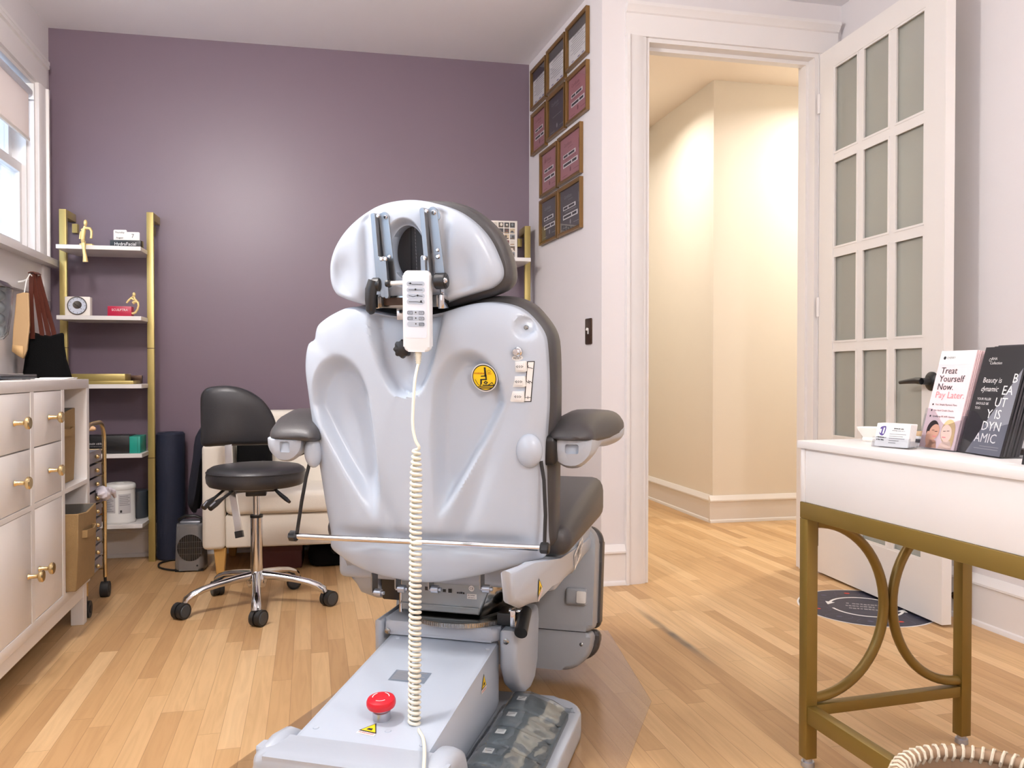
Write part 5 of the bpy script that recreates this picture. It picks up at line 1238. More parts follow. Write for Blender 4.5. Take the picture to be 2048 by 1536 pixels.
# leg rest hangs under the front edge of the seat, leaning back a little
lt = V((0, .425, .475)); lb = V((0, .335, .045)); ld_ = (lb - lt); Ln = ld_.length; ld_ = ld_.normalized(); LN = V((0, ld_.z, -ld_.y)).normalized()
LF = frame(lt, V((1, 0, 0)), ld_, V((1, 0, 0)).cross(ld_))       # x right, y down the rest, z outward
if (LF.to_3x3() @ V((0, 0, 1))).y > 0: zsgn = -1
else: zsgn = 1
def rr4(x0, y0, x1, y1, ra, rb, n=8):
    o = []
    for cx, cy, r, a in ((x1 - ra, y0 + ra, ra, -pi / 2), (x1 - rb, y1 - rb, rb, 0), (x0 + rb, y1 - rb, rb, pi / 2), (x0 + ra, y0 + ra, ra, pi)):
        for k in range(n + 1): o.append((cx + r * cos(a + pi / 2 * k / n), cy + r * sin(a + pi / 2 * k / n)))
    return o
def legpart(x0, x1, y0, y1, z0, z1, rad, bev, name, m, par=ch):
    g = G(); a, b = sorted((z0 * zsgn, z1 * zsgn)); g.prism(rr4(x0, y0, x1, y1, *rad), a, b, LF, bev=bev, seg=4); return g.out(name, m, par, world=False, smooth=50)
lr = legpart(-.318, .318, .0, .322, -.055, .045, (.06, .02), .016, 'leg_rest', 'grey'); lr2 = legpart(-.30, .312, .325, Ln, -.055, .04, (.014, .085), .013, 'foot_rest', 'grey')
legpart(-.325, .325, .004, .322, -.11, -.056, (.05, .02), .018, 'leg_cushion', 'leather'); legpart(-.31, .325, .326, Ln - .02, -.10, -.056, (.015, .06), .013, 'foot_cushion', 'leather')
for x, y, par in ((.288, .045, lr), (.288, .275, lr), (.285, .36, lr2)):
    g = G(); g.lathe([(0, 0), (.007, 0), (.007, .003), (.004, .005), (0, .005)], LF @ T(x, y, .036 * zsgn) @ (R(pi, 'X') if zsgn < 0 else I4), 20); g.out('screw', 'steel', par, world=False)
g = G(); g.box((.235, .195, .03), (.300, .245, .062), LF @ Matrix.Diagonal((1, 1, zsgn, 1)), bev=.008, seg=3); so_ = g.out('switch_housing', 'grey', lr, world=False)
g = G(); g.prism(rrect(.270, .203, .298, .238, .004), .0622, .066, LF @ Matrix.Diagonal((1, 1, zsgn, 1)), bev=.001); g.out('leg_switch', 'white_pl', lr, world=False)

# --- swivel column
col0 = V((.02, .0, 0))
g = G(); g.lathe([(0, .301), (.150, .301), (.150, .312), (.146, .314), (.10, .315), (0, .316)], T(col0), 72); g.out('swivel_disc', 'steel', ch, world=False)
g = G()
for k in range(150):
    a = 2 * pi * k / 150; g.box((.150, -.0016, .3022), (.1515, .0016, .3110), T(col0) @ R(a))
g.out('disc_knurling', 'zinc', ch, world=False, label='ribbed rim of the swivel disc')
g = G(); pts = [(-.145, .322), (.070, .322), (.112, .41), (.112, .44), (-.145, .44)]
g.prism([(x, z) for x, z in pts], -.135, .10, T(col0) @ frame((0, 0, 0), (1, 0, 0), (0, 0, 1), (0, -1, 0)) @ T(0, 0, 0), bev=.008, seg=3)
cc = g.out('column_cover', MT.setdefault('bluegrey', mat('blue_grey_cover', (150, 158, 164), .32, .15, var=.03)), ch, world=False)
FMc = T(col0) @ frame((0, -.1006, .375), (1, 0, 0), (0, 0, 1), (0, -1, 0))
FMc = T(col0) @ frame((0, -.1009, 0), (1, 0, 0), (0, 0, 1), (0, -1, 0))
ycf = -.10
bbmin = min((v.co.y for v in cc.data.vertices)); FMc = frame((col0.x, bbmin - .0006, 0), (1, 0, 0), (0, 0, 1), (0, -1, 0))
g = G(); scrawl(g, -.068, .384, .016, .011, FMc, .0004, 20); scrawl(g, -.028, .382, .052, .011, FMc, .0004, 21); scrawl(g, .024, .379, .024, .006, FMc, .0004, 22); g.out('lettering', 'ink', cc, world=False, norm=False)
g = G(); g.disc((.052, .392), .0075, .0075, FMc, 2, 28, .0004); g.mi = 1; g.text('CE', .009, FMc @ T(.052, .392, 0), .0009); g.mi = 0; g.rect(.04, .365, .066, .378, FMc, .0004); g.mi = 2; scrawl(g, .053, .3745, .021, .003, FMc, .0009, 23); scrawl(g, .053, .3685, .019, .003, FMc, .0009, 24); g.out('rating_label', ['paper', 'ink', 'greyink'], cc, world=False, norm=False)
g = G(); g.box((col0.x - .145, bbmin - .004, .340), (col0.x + .072, bbmin, .343)); g.out('cover_crease', MT['bluegrey'], cc, world=False)
g = G(); q = [(.088, -.134), (.145, -.10), (.145, .08), (.13, .08), (.13, -.09), (.092, -.125)]
v = [(col0.x + .118, bbmin - .002, .44), (col0.x + .074, bbmin - .002, .32), (col0.x + .15, bbmin + .14, .32), (col0.x + .17, bbmin + .10, .43)]
g.face(v); g.out('polished_plate', 'steel', ch, world=False, solid=.003)
for x, z in ((-.155, .385), (.0, .405), (.135, .415), (-.09, .40)):
    g = G(); g.cyl((x - .009, -.175, z), (x + .009, -.175, z), .010, n=20); g.cyl((x - .016, -.175, z), (x + .016, -.175, z), .005, n=14); hp_ = g.out('hinge_roller', 'alu', ch, world=False)
    g = G(); g.box((x - .016, -.185, z), (x - .0125, -.15, z + .05)); g.out('hinge_lug', 'zinc', hp_, world=False)
g = G(); g.cyl((-.128, -.09, .314), (-.128, -.09, .44), .005); g.out('guide_rod', 'chrome', ch, world=False)
# swivel lock on the right
g = G(); g.box((.140, -.10, .302), (.195, -.03, .334), bev=.003); lk = g.out('swivel_lock', 'black', ch, world=False)
g = G(); g.box((.178, -.112, .304), (.192, -.05, .346), bev=.002); g.cyl((.17, -.085, .338), (.215, -.085, .338), .008); g.out('lock_bracket', 'chrome', lk, world=False)
g = G(); g.cyl((.208, -.07, .336), (.216, -.15, .304), .0165, n=24); g.out('lock_handle', 'black', lk, world=False)

# --- lift hub, arm and base
def yzprism(pts, xa, xb, name, m, bev, seg=3, par=ch):
    g = G(); g.prism(pts, xa, xb, frame((0, 0, 0), (0, 1, 0), (0, 0, 1), (1, 0, 0)), bev=bev, seg=seg); return g.out(name, m, par, world=False, smooth=50)
g = G(); g.prism(rrect(-.165, -.125, .152, .16, .02), .264, .300, bev=.012, seg=4); hub = g.out('lift_hub', 'lgrey', ch, world=False, smooth=50)
hp2 = [(-.128, .300), (.12, .300), (.13, .26), (.115, .15), (.08, .105), (.03, .095), (-.03, .105), (-.09, .145), (-.125, .20)]
yzprism(hp2, .1525, .200, 'hub_cheek', 'lgrey', .016, 4); yzprism([(-.125, .299), (.12, .299), (.13, .26), (.115, .16), (.03, .12), (-.09, .16), (-.122, .21)], -.192, -.166, 'hub_cheek', 'lgrey', .014, 4)
for x in (-.150, .172):
    g = G(); g.lathe([(0, 0), (.0075, 0), (.0075, .003), (.004, .005), (0, .005)], T(x, -.126, .272) @ R(pi / 2, 'X'), 20); g.out('screw', 'steel', hub, world=False)
arm_poly = [(-.625, .197), (-.60, .203), (-.118, .260), (-.09, .2605), (-.09, .10), (-.12, .085), (-.60, .075), (-.625, .09)]
arm = yzprism(arm_poly, -.145, .145, 'lift_arm', 'shell', .012, 4)
ua = V((0, .482, .057)).normalized(); AFm = lambda x, y: frame((x, y, .203 + (y + .60) * .057 / .482), (1, 0, 0), ua, V((1, 0, 0)).cross(ua))
def armpt(px, py):
    n = CM_.to_3x3() @ V((1, 0, 0)).cross(ua); return CI @ pl(px, py, c2w((0, -.6, .2035)), n)
p = armpt(764, 1436); eb = AFm(p.x, p.y)
g = G(); g.lathe([(0, 0), (.019, 0), (.019, .018), (.0165, .02), (.0165, .026), (0, .026)], eb, 36); e1 = g.out('emergency_button', 'alu', ch, world=False)
g = G(); g.lathe([(0, .0262), (.020, .0262), (.0295, .029), (.031, .033), (.031, .040), (.0285, .045), (.022, .0475), (0, .049)], eb, 48); g.out('mushroom_cap', 'red', e1, world=False, label='red mushroom cap')
g = G()
for a in (0.3, 2.4, 4.5): g.annulus((0, 0), .0165, .0185, eb, 14, .0490, a, a + 1.15)
g.out('turn_arrow', 'paper', e1, world=False, norm=False)
p = armpt(741, 1458); g = G(); tri_label(g, AFm(p.x, p.y) @ R(-.12), .021); g.out('warning_label', LBL, arm, world=False, norm=False)
p = armpt(820, 1353); g = G(); M = AFm(p.x, p.y); g.rect(-.045, -.026, .045, .026, M, .0005); g.mi = 1
for k in range(7): g.rect(-.04, .018 - k * .006, .036 - .012 * (k % 3), .0205 - k * .006, M, .001)
g.out('rating_label', ['label', 'greyink'], arm, world=False, norm=False)
for px_, py_ in ((632, 1455), (776, 1462), (795, 1275), (975, 1297), (845, 1490)):
    p = armpt(px_, py_); g = G(); g.lathe([(0, -.001), (.007, -.001), (.006, .002), (0, .003)], AFm(max(-.13, min(.13, p.x)), p.y), 20); g.out('blind_plug', 'shell', arm, world=False)
yz = sp(968, 1366, .146); g = G(); tri_label(g, frame((.1452, yz[0], yz[1]), (0, 1, 0), (0, 0, 1), (1, 0, 0)), .02); g.out('warning_label', LBL, arm, world=False, norm=False)
# base plate with the pedal shelf on the right, and the housing round the foot of the arm
g = G(); pl_ = [(-.21, -.70), (.345, -.70)] + [(.345 - .09 + .09 * cos(a), -.02 + .09 * sin(a) - .01) for a in [pi / 2 * k / 8 for k in range(9)]] + [(-.10, .06), (-.15, -.02), (-.15, -.5), (-.21, -.52)]
g.prism(pl_, .004, .070, bev=.012, seg=4); base = g.out('base_plate', 'lgrey', ch, world=False, smooth=50)
g = G(); g.prism(rrect(-.235, -.735, .245, -.555, .05), .0, .11, bev=.03, seg=4); g.out('base_housing', 'lgrey', ch, world=False, smooth=50)
g = G(); g.prism(rrect(-.195, -.705, .205, -.606, .035), .10, .206, bev=.022, seg=4); g.out('base_collar', 'lgrey', ch, world=False, smooth=50)
for xa, xb in ((-.196, -.150), (.150, .208)):
    yzprism([(-.70, .09), (-.70, .17), (-.675, .205), (-.62, .214), (-.575, .208), (-.545, .19), (-.528, .155), (-.52, .075)], xa, xb, 'base_ear', 'lgrey', .022, 4)
p = CI @ hz(965, 1521, .0705); g = G(); tri_label(g, T(p.x, p.y, .0701) @ R(-.5), .021); g.out('warning_label', LBL, base, world=False, norm=False)

# --- foot pedals in a clear bag on the base shelf
def pz(x, y, z=.072): return CI @ hz(x, y, z)
ft = thing('foot_control', 'four pedal blue grey foot control on the right shelf of the chair base', 'foot control', tuple(c2w((.25, -.30, .071))), CRZ)
pa, pb = pz(1075, 1412), pz(1118, 1420); fx0, fx1 = .172, .318; fy1 = -.075; pd = .098
g = G(); g.prism(rrect(fx0 - .004, fy1 - 4 * pd - .01, fx1 + .004, fy1 + .008, .012), .0705, .086, bev=.004); g.bm.transform(CM_); g.out('pedal_base', 'pedal', ft)
for k in range(4):
    y1 = fy1 - k * pd; y0 = y1 - pd + .007; g = G()
    g.prism([(fx0, .0865), (fx0, .110), (fx0 + .02, .124), (fx0 + .055, .124), (fx1 - .01, .098), (fx1, .0865)], y0, y1, frame((0, 0, 0), (1, 0, 0), (0, 0, 1), (0, -1, 0)) @ Matrix.Diagonal((1, 1, -1, 1)), bev=.006, seg=3); g.bm.transform(CM_); pe = g.out('pedal', 'pedal', ft, smooth=50)
    g = G(); M = CM_ @ T(fx0 + .036, (y0 + y1) / 2 + .012, .1243); g.rect(-.011, -.012, .011, .012, M, .0004); g.mi = 1; g.line((-.006, -.006 + .002 * k), (.006, .006 - .002 * k), .0022, M, .0009); g.rect(-.008, .007, .008, .0085, M, .0009); g.out('pedal_label', ['paper', 'ink'], pe, norm=False)
bg_ = thing('plastic_bag', 'crinkled clear plastic bag wrapped over the foot pedals', 'plastic bag', tuple(c2w((.25, -.30, .13))), CRZ)
g = G(); nx_, ny_ = 26, 54
gridv = []
for j in range(ny_ + 1):
    row = []
    for i in range(nx_ + 1):
        x = fx0 - .03 + (fx1 - fx0 + .045) * i / nx_; y = fy1 - 4 * pd - .02 + (4 * pd + .055) * j / ny_
        xx = (x - fx0) / (fx1 - fx0)
        z = .076 + (.054 * sstep(-.2, .12, xx) * (1 - .55 * sstep(.4, 1.08, xx)) if True else 0)
        z *= 1.0; z -= (z - .073) * (1 - sstep(fy1 - .0 + .03, fy1 - .01, y))
        z += .0045 * noise.noise(V((x * 30, y * 22, 1))) + .004 * abs(noise.noise(V((x * 70, y * 40, 5)))) + .001
        row.append(c2w((x, y, max(z, .0735))))
    gridv.append(row)
vv = [[g.bm.verts.new(p) for p in row] for row in gridv]
for j in range(ny_):
    for i in range(nx_): g.bm.faces.new((vv[j][i], vv[j][i + 1], vv[j + 1][i + 1], vv[j + 1][i]))
g.out('bag_film', 'bag', bg_, smooth=70)

# --- hand control hung on the headrest bar, with its coiled cord
RP = [(806, 541), (858, 541), (858, 706), (806, 706)]
rn = .088
rc = bpt(832, 623, rn); rw_ = (bpt(858, 623, rn) - bpt(806, 623, rn)).length / 2; rh = (bpt(832, 541, rn) - bpt(832, 704, rn)).length / 2
RM = BW @ T(rc) @ R(-.035) @ R(.04, 'Y')
hcn = thing('hand_control', 'white hand control with grey buttons hanging on the back of the treatment chair', 'remote control', tuple(RM.to_translation()), CRZ)
g = G(); g.prism(rrect(-rw_, -rh, rw_, rh, .012), -.024, 0, RM, bev=.007, seg=4); body = g.out('remote_body', 'rem', hcn, smooth=50)
g = G(); g.box((-.018, -.01, -.045), (.018, .03, -.0245), RM, bev=.004); g.out('hanger_clip', 'rem', hcn)
g = G(); g.prism(rrect(-rw_ + .006, -rh + .032, rw_ - .006, rh - .018, .006), .0002, .0008, RM); g.out('keypad_panel', mat('pale_blue_keypad', (224, 229, 238), .35, var=.01), hcn)
ks = 2 * rh / 163
for k, yy in enumerate((568, 580, 592, 603.5)):
    y = (623 - yy) * ks; g = G(); g.mi = 0; g.prism(rrect(-.021, -.0055, .021, .0055, .0052), .0009, .0016, RM @ T(0, y, 0))
    g.mi = 1
    prof = [(-.016, (0.001, 0, 0.001, 0)[k]), (-.006, (-.001, 0, -.0015, 0)[k]), (.004, (-.001, 0, .001, 0)[k]), (.016, (-.0015, 0, -.0005, -.002)[k])]
    for a_, b_ in zip(prof, prof[1:]): g.line(a_, b_, .0012, RM @ T(0, y, 0), .002)
    g.disc(((-.012, 0, .005, .013)[k], .001), .0022, .0022, RM @ T(0, y, 0), 1, 12, .0021); g.out('button', ['btn', 'ink'], hcn)
for k, yy in enumerate((625.5, 637, 648.5)):
    y = (623 - yy) * ks; g = G(); g.prism(rrect(-.021, -.0055, .021, .0055, .0052), .0009, .0016, RM @ T(0, y, 0)); g.mi = 1
    for x in ((-.0135, .0135) if k < 2 else (.0135,)):
        for a_, b_ in (((-.0055, .003), (.0055, .003)), ((-.0055, -.003), (.0055, -.003)), ((-.0055, -.003), (-.0055, .003)), ((.0055, -.003), (.0055, .003))): g.line((x + a_[0], a_[1]), (x + b_[0], b_[1]), .0008, RM @ T(0, y, 0), .002)
        g.text(('SET', 'STOP', 'RESET')[k] if x < 0 or k == 2 else ('M1', 'M2')[k], .0042, RM @ T(x, y, 0), .002)
    g.disc((0, .001), .0017, .0017, RM @ T(0, y, 0), 1, 12, .002)
    g.out('button', ['btn', 'ink'], hcn)
# cord
xe = RM @ V((.0, -rh, -.012))
g = G(); g.cyl(RM @ V((0, -rh + .002, -.012)), RM @ V((0, -rh - .03, -.012)), .0075, .0045, 16)
for k in range(5): g.cyl(RM @ V((0, -rh - .004 - k * .005, -.012)), RM @ V((0, -rh - .006 - k * .005, -.012)), .0085 - k * .0006, n=16)
g.out('strain_relief', 'cord', hcn)
def cd(y): return 1.845 - (y - 706) / (1460 - 706) * .16
pts = [RM @ V((0, -rh - .028, -.012))] + [dp(x, y, cd(y)) for x, y in ((830, 760), (826, 820), (826, 855), (831, 880), (838, 893))]
pts = catmull(pts, 6, closed=False)
m0, m1, turns, per = 898, 1458, 53, 16
for k in range(turns * per + 1):
    f = k / (turns * per); y = m0 + (m1 - m0) * f; c = dp(832.5 - 4 * f, y, cd(y)); a = 2 * pi * k / per + .5; rr = .0108 * (.6 + .4 * min(1, f * 12))
    pts.append(c + RIGHT * (rr * cos(a)) + FWD0 * (rr * sin(a)))
tail = [dp(x, y, d) for x, y, d in ((838, 1462, 1.66), (846, 1476, 1.622), (849, 1500, 1.568), (848, 1530, 1.505), (846, 1560, 1.45))]
pts += catmull([pts[-1]] + tail, 6, closed=False)[1:]
g = G(); g.tube(pts, .0036, 8, up=None); g.out('coiled_cord', 'cord', hcn, smooth=80)

# --- clear vinyl mat under the chair
mp_ = [hz(1303, 1404), hz(1216, 1262), hz(900, 1252), hz(735, 1330), hz(672, 1386), hz(500, 1508)]
e_ = mp_[5] + (mp_[5] - mp_[4]) * 1.2; f_ = hz(1252, 1536); f2 = f_ + (f_ - mp_[0]) * 1.6
g = G(); g.prism([(p.x, p.y) for p in (mp_ + [e_, f2])], .0008, .0026); tag(g.out('floor_mat', 'matpl'), 'thin clear vinyl floor mat under the treatment chair base', 'floor mat')
# ------------------------------------------------------------------ framed certificates
pd_ = (PB - PA); plen = pd_.length; pu = pd_.normalized(); pn = V((pu.y, -pu.x))
if pn.x > 0: pn = -pn
P3 = V((PA.x, PA.y, 0)); N3 = V((pn.x, pn.y, 0)); U3 = V((pu.x, pu.y, 0))
def phit(px, py): q = pl(px, py, P3, N3); return ((q - P3).dot(U3), q.z)
FR = [ # left px, top, bottom at left ; right px, top, bottom at right ; kind, label
 (1066, 144, 226, 1096.5, 109, 193, 'w', 'gold framed white certificate in the top row beside the purple wall corner'),
 (1098, 106, 190, 1135, 61, 160, 'w', 'gold framed white certificate in the middle of the top row'),
 (1137, 60, 146, 1180, 8, 109, 'w', 'gold framed white certificate highest up and nearest the doorway'),
 (1067, 232, 316, 1096.5, 201, 290, 'p', 'gold framed dusty pink certificate beside the purple wall corner'),
 (1098, 197, 286, 1135, 164, 257, 'k', 'gold framed charcoal certificate in the middle of the second row'),
 (1137, 158, 256, 1180, 118, 218, 'p', 'gold framed pink certificate in the second row nearest the doorway'),
 (1084.5, 310, 399, 1119, 279, 376, 'p', 'gold framed pink certificate on the left of the third row'),
 (1120.5, 277, 375, 1167, 243, 346, 'p', 'gold framed pink certificate on the right of the third row'),
 (1084, 403, 492, 1119, 381, 478, 'k', 'gold framed black certificate at the bottom left of the group'),
 (1120.5, 379, 477, 1167, 352, 455, 'k', 'gold framed black certificate at the bottom right of the group')]
for l, t0, b0, r, t1, b1, kd, lab in FR:
    v0, zt0 = phit(l, t0); _, zb0 = phit(l, b0); v1, zt1 = phit(r, t1); _, zb1 = phit(r, b1)
    zt, zb_ = (zt0 + zt1) / 2, (zb0 + zb1) / 2; w, h = v1 - v0 - .003, zt - zb_ - .004
    c = P3 + U3 * ((v0 + v1) / 2) + V((0, 0, (zt + zb_) / 2)); FMf = frame(c + N3 * .001, U3, V((0, 0, 1)), N3)
    if FMf.to_3x3().determinant() < 0: FMf = frame(c + N3 * .001, U3, V((0, 0, 1)), N3)
    t = thing('picture_frame', lab, 'picture frame', tuple(c), group='framed certificates')
    g = G(); g.M = FMf; fw, dpth = .017, .018
    X, Y = w / 2, h / 2
    def mold(a, b, c_, d): g.rings([[(a[0], a[1], 0), (b[0], b[1], 0), (b[0] * .999, b[1] * .999, dpth * .75), ((a[0] + b[0]) / 2, (a[1] + b[1]) / 2, dpth), (a[0], a[1], dpth)],
                                    [(d[0], d[1], 0), (c_[0], c_[1], 0), (c_[0] * .999, c_[1] * .999, dpth * .75), ((d[0] + c_[0]) / 2, (d[1] + c_[1]) / 2, dpth), (d[0], d[1], dpth)]])
    o_ = [(-X, -Y), (X, -Y), (X, Y), (-X, Y)]; i_ = [(-X + fw, -Y + fw), (X - fw, -Y + fw), (X - fw, Y - fw), (-X + fw, Y - fw)]
    for k in range(4): mold(o_[k], i_[k], i_[(k + 1) % 4], o_[(k + 1) % 4])
    g.out('frame_moulding', 'frame', t, smooth=20)
    x, y = X - fw + .001, Y - fw + .001
    g = G(); g.M = FMf
    sgn = 1
    ink = {'w': ['paper', 'greyink', 'blackpaper', 'ink', 'purpleink'], 'p': ['pinkpaper', 'pinkdark', 'paper', 'ink', 'pinkdark'], 'k': ['blackpaper', 'greyprint', 'paper', 'ink', 'greyink']}[kd]
    g.mi = 0; g.rect(-x, -y, x, y, z=.004)
    # text lines run along the wall; u grows towards the doorway
    if kd == 'w':
        g.mi = 2; g.rect(-x, y * .48, x, y, z=.0046); g.mi = 1
        for k in range(8): ww = x * (.75, .6, .8, .7, .8, .55, .75, .4)[k]; g.rect(-ww, y * .30 - k * y * .12, ww, y * .33 - k * y * .12, z=.0046)
        g.mi = 4
        for q in (-.55, .1, .55): g.rect(x * q - .014, -y * .84, x * q + .014, -y * .79, z=.0046)
        g.mi = 1; g.text('CERTIFICATE', .02, T(0, y * .38, 0), .0052)
    else:
        hdr = .24 if kd == 'p' else .10
        g.mi = 1; g.text('Certificate', .024, T(-x * .25, y * .62, 0), .0046); g.text('of completion', .011, T(0, y * .45, 0), .0046)
        g.mi = 2
        if not (kd == 'k' and t0 < 250):
            g.rect(-x * .72, y * .02, x * .50, y * .20, z=.0046); g.rect(-x * .72, -y * .42, x * .70, -y * .20, z=.0046)
            g.mi = 3; g.rect(-x * .66, y * .05, -x * .25, y * .16, z=.0052); g.rect(-x * .18, y * .05, x * .40, y * .16, z=.0052); g.rect(-x * .66, -y * .37, x * .1, -y * .25, z=.0052); g.rect(x * .18, -y * .37, x * .6, -y * .25, z=.0052)
        g.mi = 4; g.disc((0, -y * .62), .008, .012, rr=1, n=16, z=.0046); g.rect(-x * .8, -y * .82, -x * .3, -y * .80, z=.0046); g.rect(x * .3, -y * .72, x * .8, -y * .70, z=.0046); g.rect(-x * .55, -y * .08, x * .55, -y * .06, z=.0046)
        g.rect(x * .78, y * .1, x * .81, y * .55, z=.0046)
    g.out('certificate', ink, t, norm=False)
    g = G(); g.M = FMf; g.rect(-x, -y, x, y, z=.010); g.out('glazing', 'framegl', t, norm=False)
v0, z1 = phit(1172.5, 638); v1, z0_ = phit(1185, 688); c = P3 + U3 * ((v0 + v1) / 2) + V((0, 0, (z1 + z0_) / 2))
t = thing('light_switch', 'dark bronze light switch plate on the white wall left of the doorway', 'light switch', tuple(c))
SMx = frame(c + N3 * .0005, U3, V((0, 0, 1)), N3); g = G(); w, h = (v1 - v0) / 2 - .002, (z1 - z0_) / 2; g.prism(rrect(-w, -h, w, h, .004), 0, .006, SMx, bev=.002); g.out('switch_plate', 'bronze', t)
g = G(); g.box((-.006, -.012, .006), (.006, .012, .007), SMx); g.box((-.0045, .0, .007), (.0045, .012, .018), SMx @ R(-.3, 'X'), bev=.001); g.out('toggle', 'white_pl', t)

# ------------------------------------------------------------------ round vinyl sticker on the floor
e0, e1 = hz(1601, 1213), hz(1731, 1255); cst = hz(1731, 1214.5); rs = .262
t = thing('floor_sticker', 'round midnight blue floor sticker with a white arrow circle under the open glazed door', 'floor sticker', (cst.x, cst.y, .0008), -YAW)
SK = T(cst.x, cst.y, .0006) @ R(-YAW - .18)
g = G(); g.disc((0, 0), rs, rs, SK, 2, 72, .0); g.mi = 1; g.disc((0, 0), rs * .972, rs * .972, SK, 2, 72, .0005); g.mi = 2
rng = random.Random(2)
for k in range(11):
    a = 2 * pi * k / 11; cx, cy = rs * .77 * cos(a), rs * .77 * sin(a); rr = [rs * (.13 + .035 * rng.random()) for _ in range(10)]
    P = catmull([(cx + rr[q] * 1.25 * cos(q * .628 + a), cy + rr[q] * .9 * sin(q * .628 + a)) for q in range(10)], 3)
    for q in range(len(P)): g.line(P[q], P[(q + 1) % len(P)], .0025, SK, .001)
    g.mi = 3 if k % 3 == 0 else 2; g.disc((cx, cy), rs * .045, rs * .035, SK, 1, 10, .001); g.mi = 2
g.mi = 0
for a0, a1 in ((.25, 2.75), (3.4, 5.9)): g.annulus((0, 0), rs * .50, rs * .54, SK, 40, .0012, a0, a1)
for a in (2.75, 5.9):
    cx, cy = cos(a), sin(a); tx, ty = -sin(a), cos(a); R0 = rs * .52
    g.face([(R0 * cx * .86, R0 * cy * .86, .0012), (R0 * cx * 1.14, R0 * cy * 1.14, .0012), (R0 * cx + tx * .045, R0 * cy + ty * .045, .0012)], SK)
TX = SK @ R(.18 + YAW - .55); g.mi = 4
scrawl(g, .0, .034, .14, .020, TX, .0012, 7); scrawl(g, 0, 0, .15, .020, TX, .0012, 8); scrawl(g, 0, -.034, .13, .020, TX, .0012, 9)
g.out('sticker_face', ['paper', 'sticker', 'vinline', 'redink', 'greyink'], t, norm=False)

# ------------------------------------------------------------------ white and gold desk
DA = radians(1.5); DK = T(1.150, 1.728, 0) @ R(DA)
DL_, DW_ = 1.10, .482; dt = .786
dk = thing('writing_desk', 'white topped desk on an antique gold metal frame with curved side hoops', 'desk', tuple((DK @ V((DW_ / 2, -DL_ / 2, 0)))), DA)
g = G(); g.box((-.006, -DL_ - .006, dt - .018), (DW_ + .006, .006, dt), DK, bev=.0015); g.out('desk_top', 'lam', dk)
g = G(); g.box((0.002, -DL_, .639), (DW_, -.016, dt - .0185), DK, bev=.001); g.box((0, -.0155, .639), (DW_, 0, dt - .0185), DK, bev=.001); g.out('drawer_body', 'lam', dk)
g = G(); g.box((-.002, -DL_, .600), (.028, 0.0, .6385), DK, bev=.0015); g.box((DW_ - .028, -DL_, .600), (DW_, 0, .6385), DK, bev=.0015); g.box((.028, -.03, .600), (DW_ - .028, 0, .6385), DK, bev=.0015); g.box((.028, -DL_, .600), (DW_ - .028, -DL_ + .03, .6385), DK, bev=.0015); g.out('apron_rail', 'dgold', dk)
for x in (-.002, DW_ - .028):
    for y in (-.03, -DL_):
        g = G(); g.box((x, y, .022), (x + .030, y + .03, .5995), DK, bev=.0015); lg = g.out('leg', 'dgold', dk)
        g = G(); g.cyl((x + .015, y + .015, .004), (x + .015, y + .015, .0218), .011, n=16, M=DK); g.cyl((x + .015, y + .015, 0.0003), (x + .015, y + .015, .012), .016, .015, 20, M=DK); g.out('leveling_foot', 'alu', lg)
g = G(); g.box((0, -.0295, .535), (.0004, -.0005, .599), DK @ T(.0284, 0, 0)); g.cyl((.028, -.015, .575), (.0305, -.015, .575), .006, n=16, M=DK); g.cyl((.028, -.015, .55), (.0305, -.015, .55), .006, n=16, M=DK); g.out('corner_bracket', 'bronze', dk)
for y in (-.03, -DL_):
    g = G(); g.box((.0285, y + .003, .124), (DW_ - .0285, y + .027, .150), DK, bev=.001); g.out('stretcher', 'dgold', dk)
    for sgn, xb in ((1, .028), (-1, DW_ - .028)):
        Rr, Rx = .212, (DW_ - .056) / 2 - .0125
        pts = [(xb + sgn * Rx * sin(pi * k / 32), y + .015, .3755 - Rr * cos(pi * k / 32)) for k in range(33)]
        g = G(); g.tube([DK @ V(p) for p in pts], .0122, 14, up=(0, 1, 0)); g.out('side_hoop', 'dgold', dk)
g = G(); g.box((.0, -DL_ + .03, .110), (.026, -.03, .150), DK, bev=.0015); g.out('stretcher', 'dgold', dk)

# ------------------------------------------------------------------ things on the desk
dz = dt + .0005
def leanframe(p0, ang_down, lean): # origin bottom left as seen, u along the desk towards the viewer, v up and leaning back, w out of the face
    u = R(ang_down) @ V((0, -1, 0)); nrm = R(ang_down) @ V((-1, 0, 0)); v = (V((0, 0, 1)) * cos(lean) - nrm * sin(lean)); w = nrm * cos(lean) + V((0, 0, 1)) * sin(lean)
    sh = Matrix.Identity(4); sh[1][2] = -math.tan(lean)      # keeps every foot flat on the desk
    return frame(p0, u, v, w) @ sh
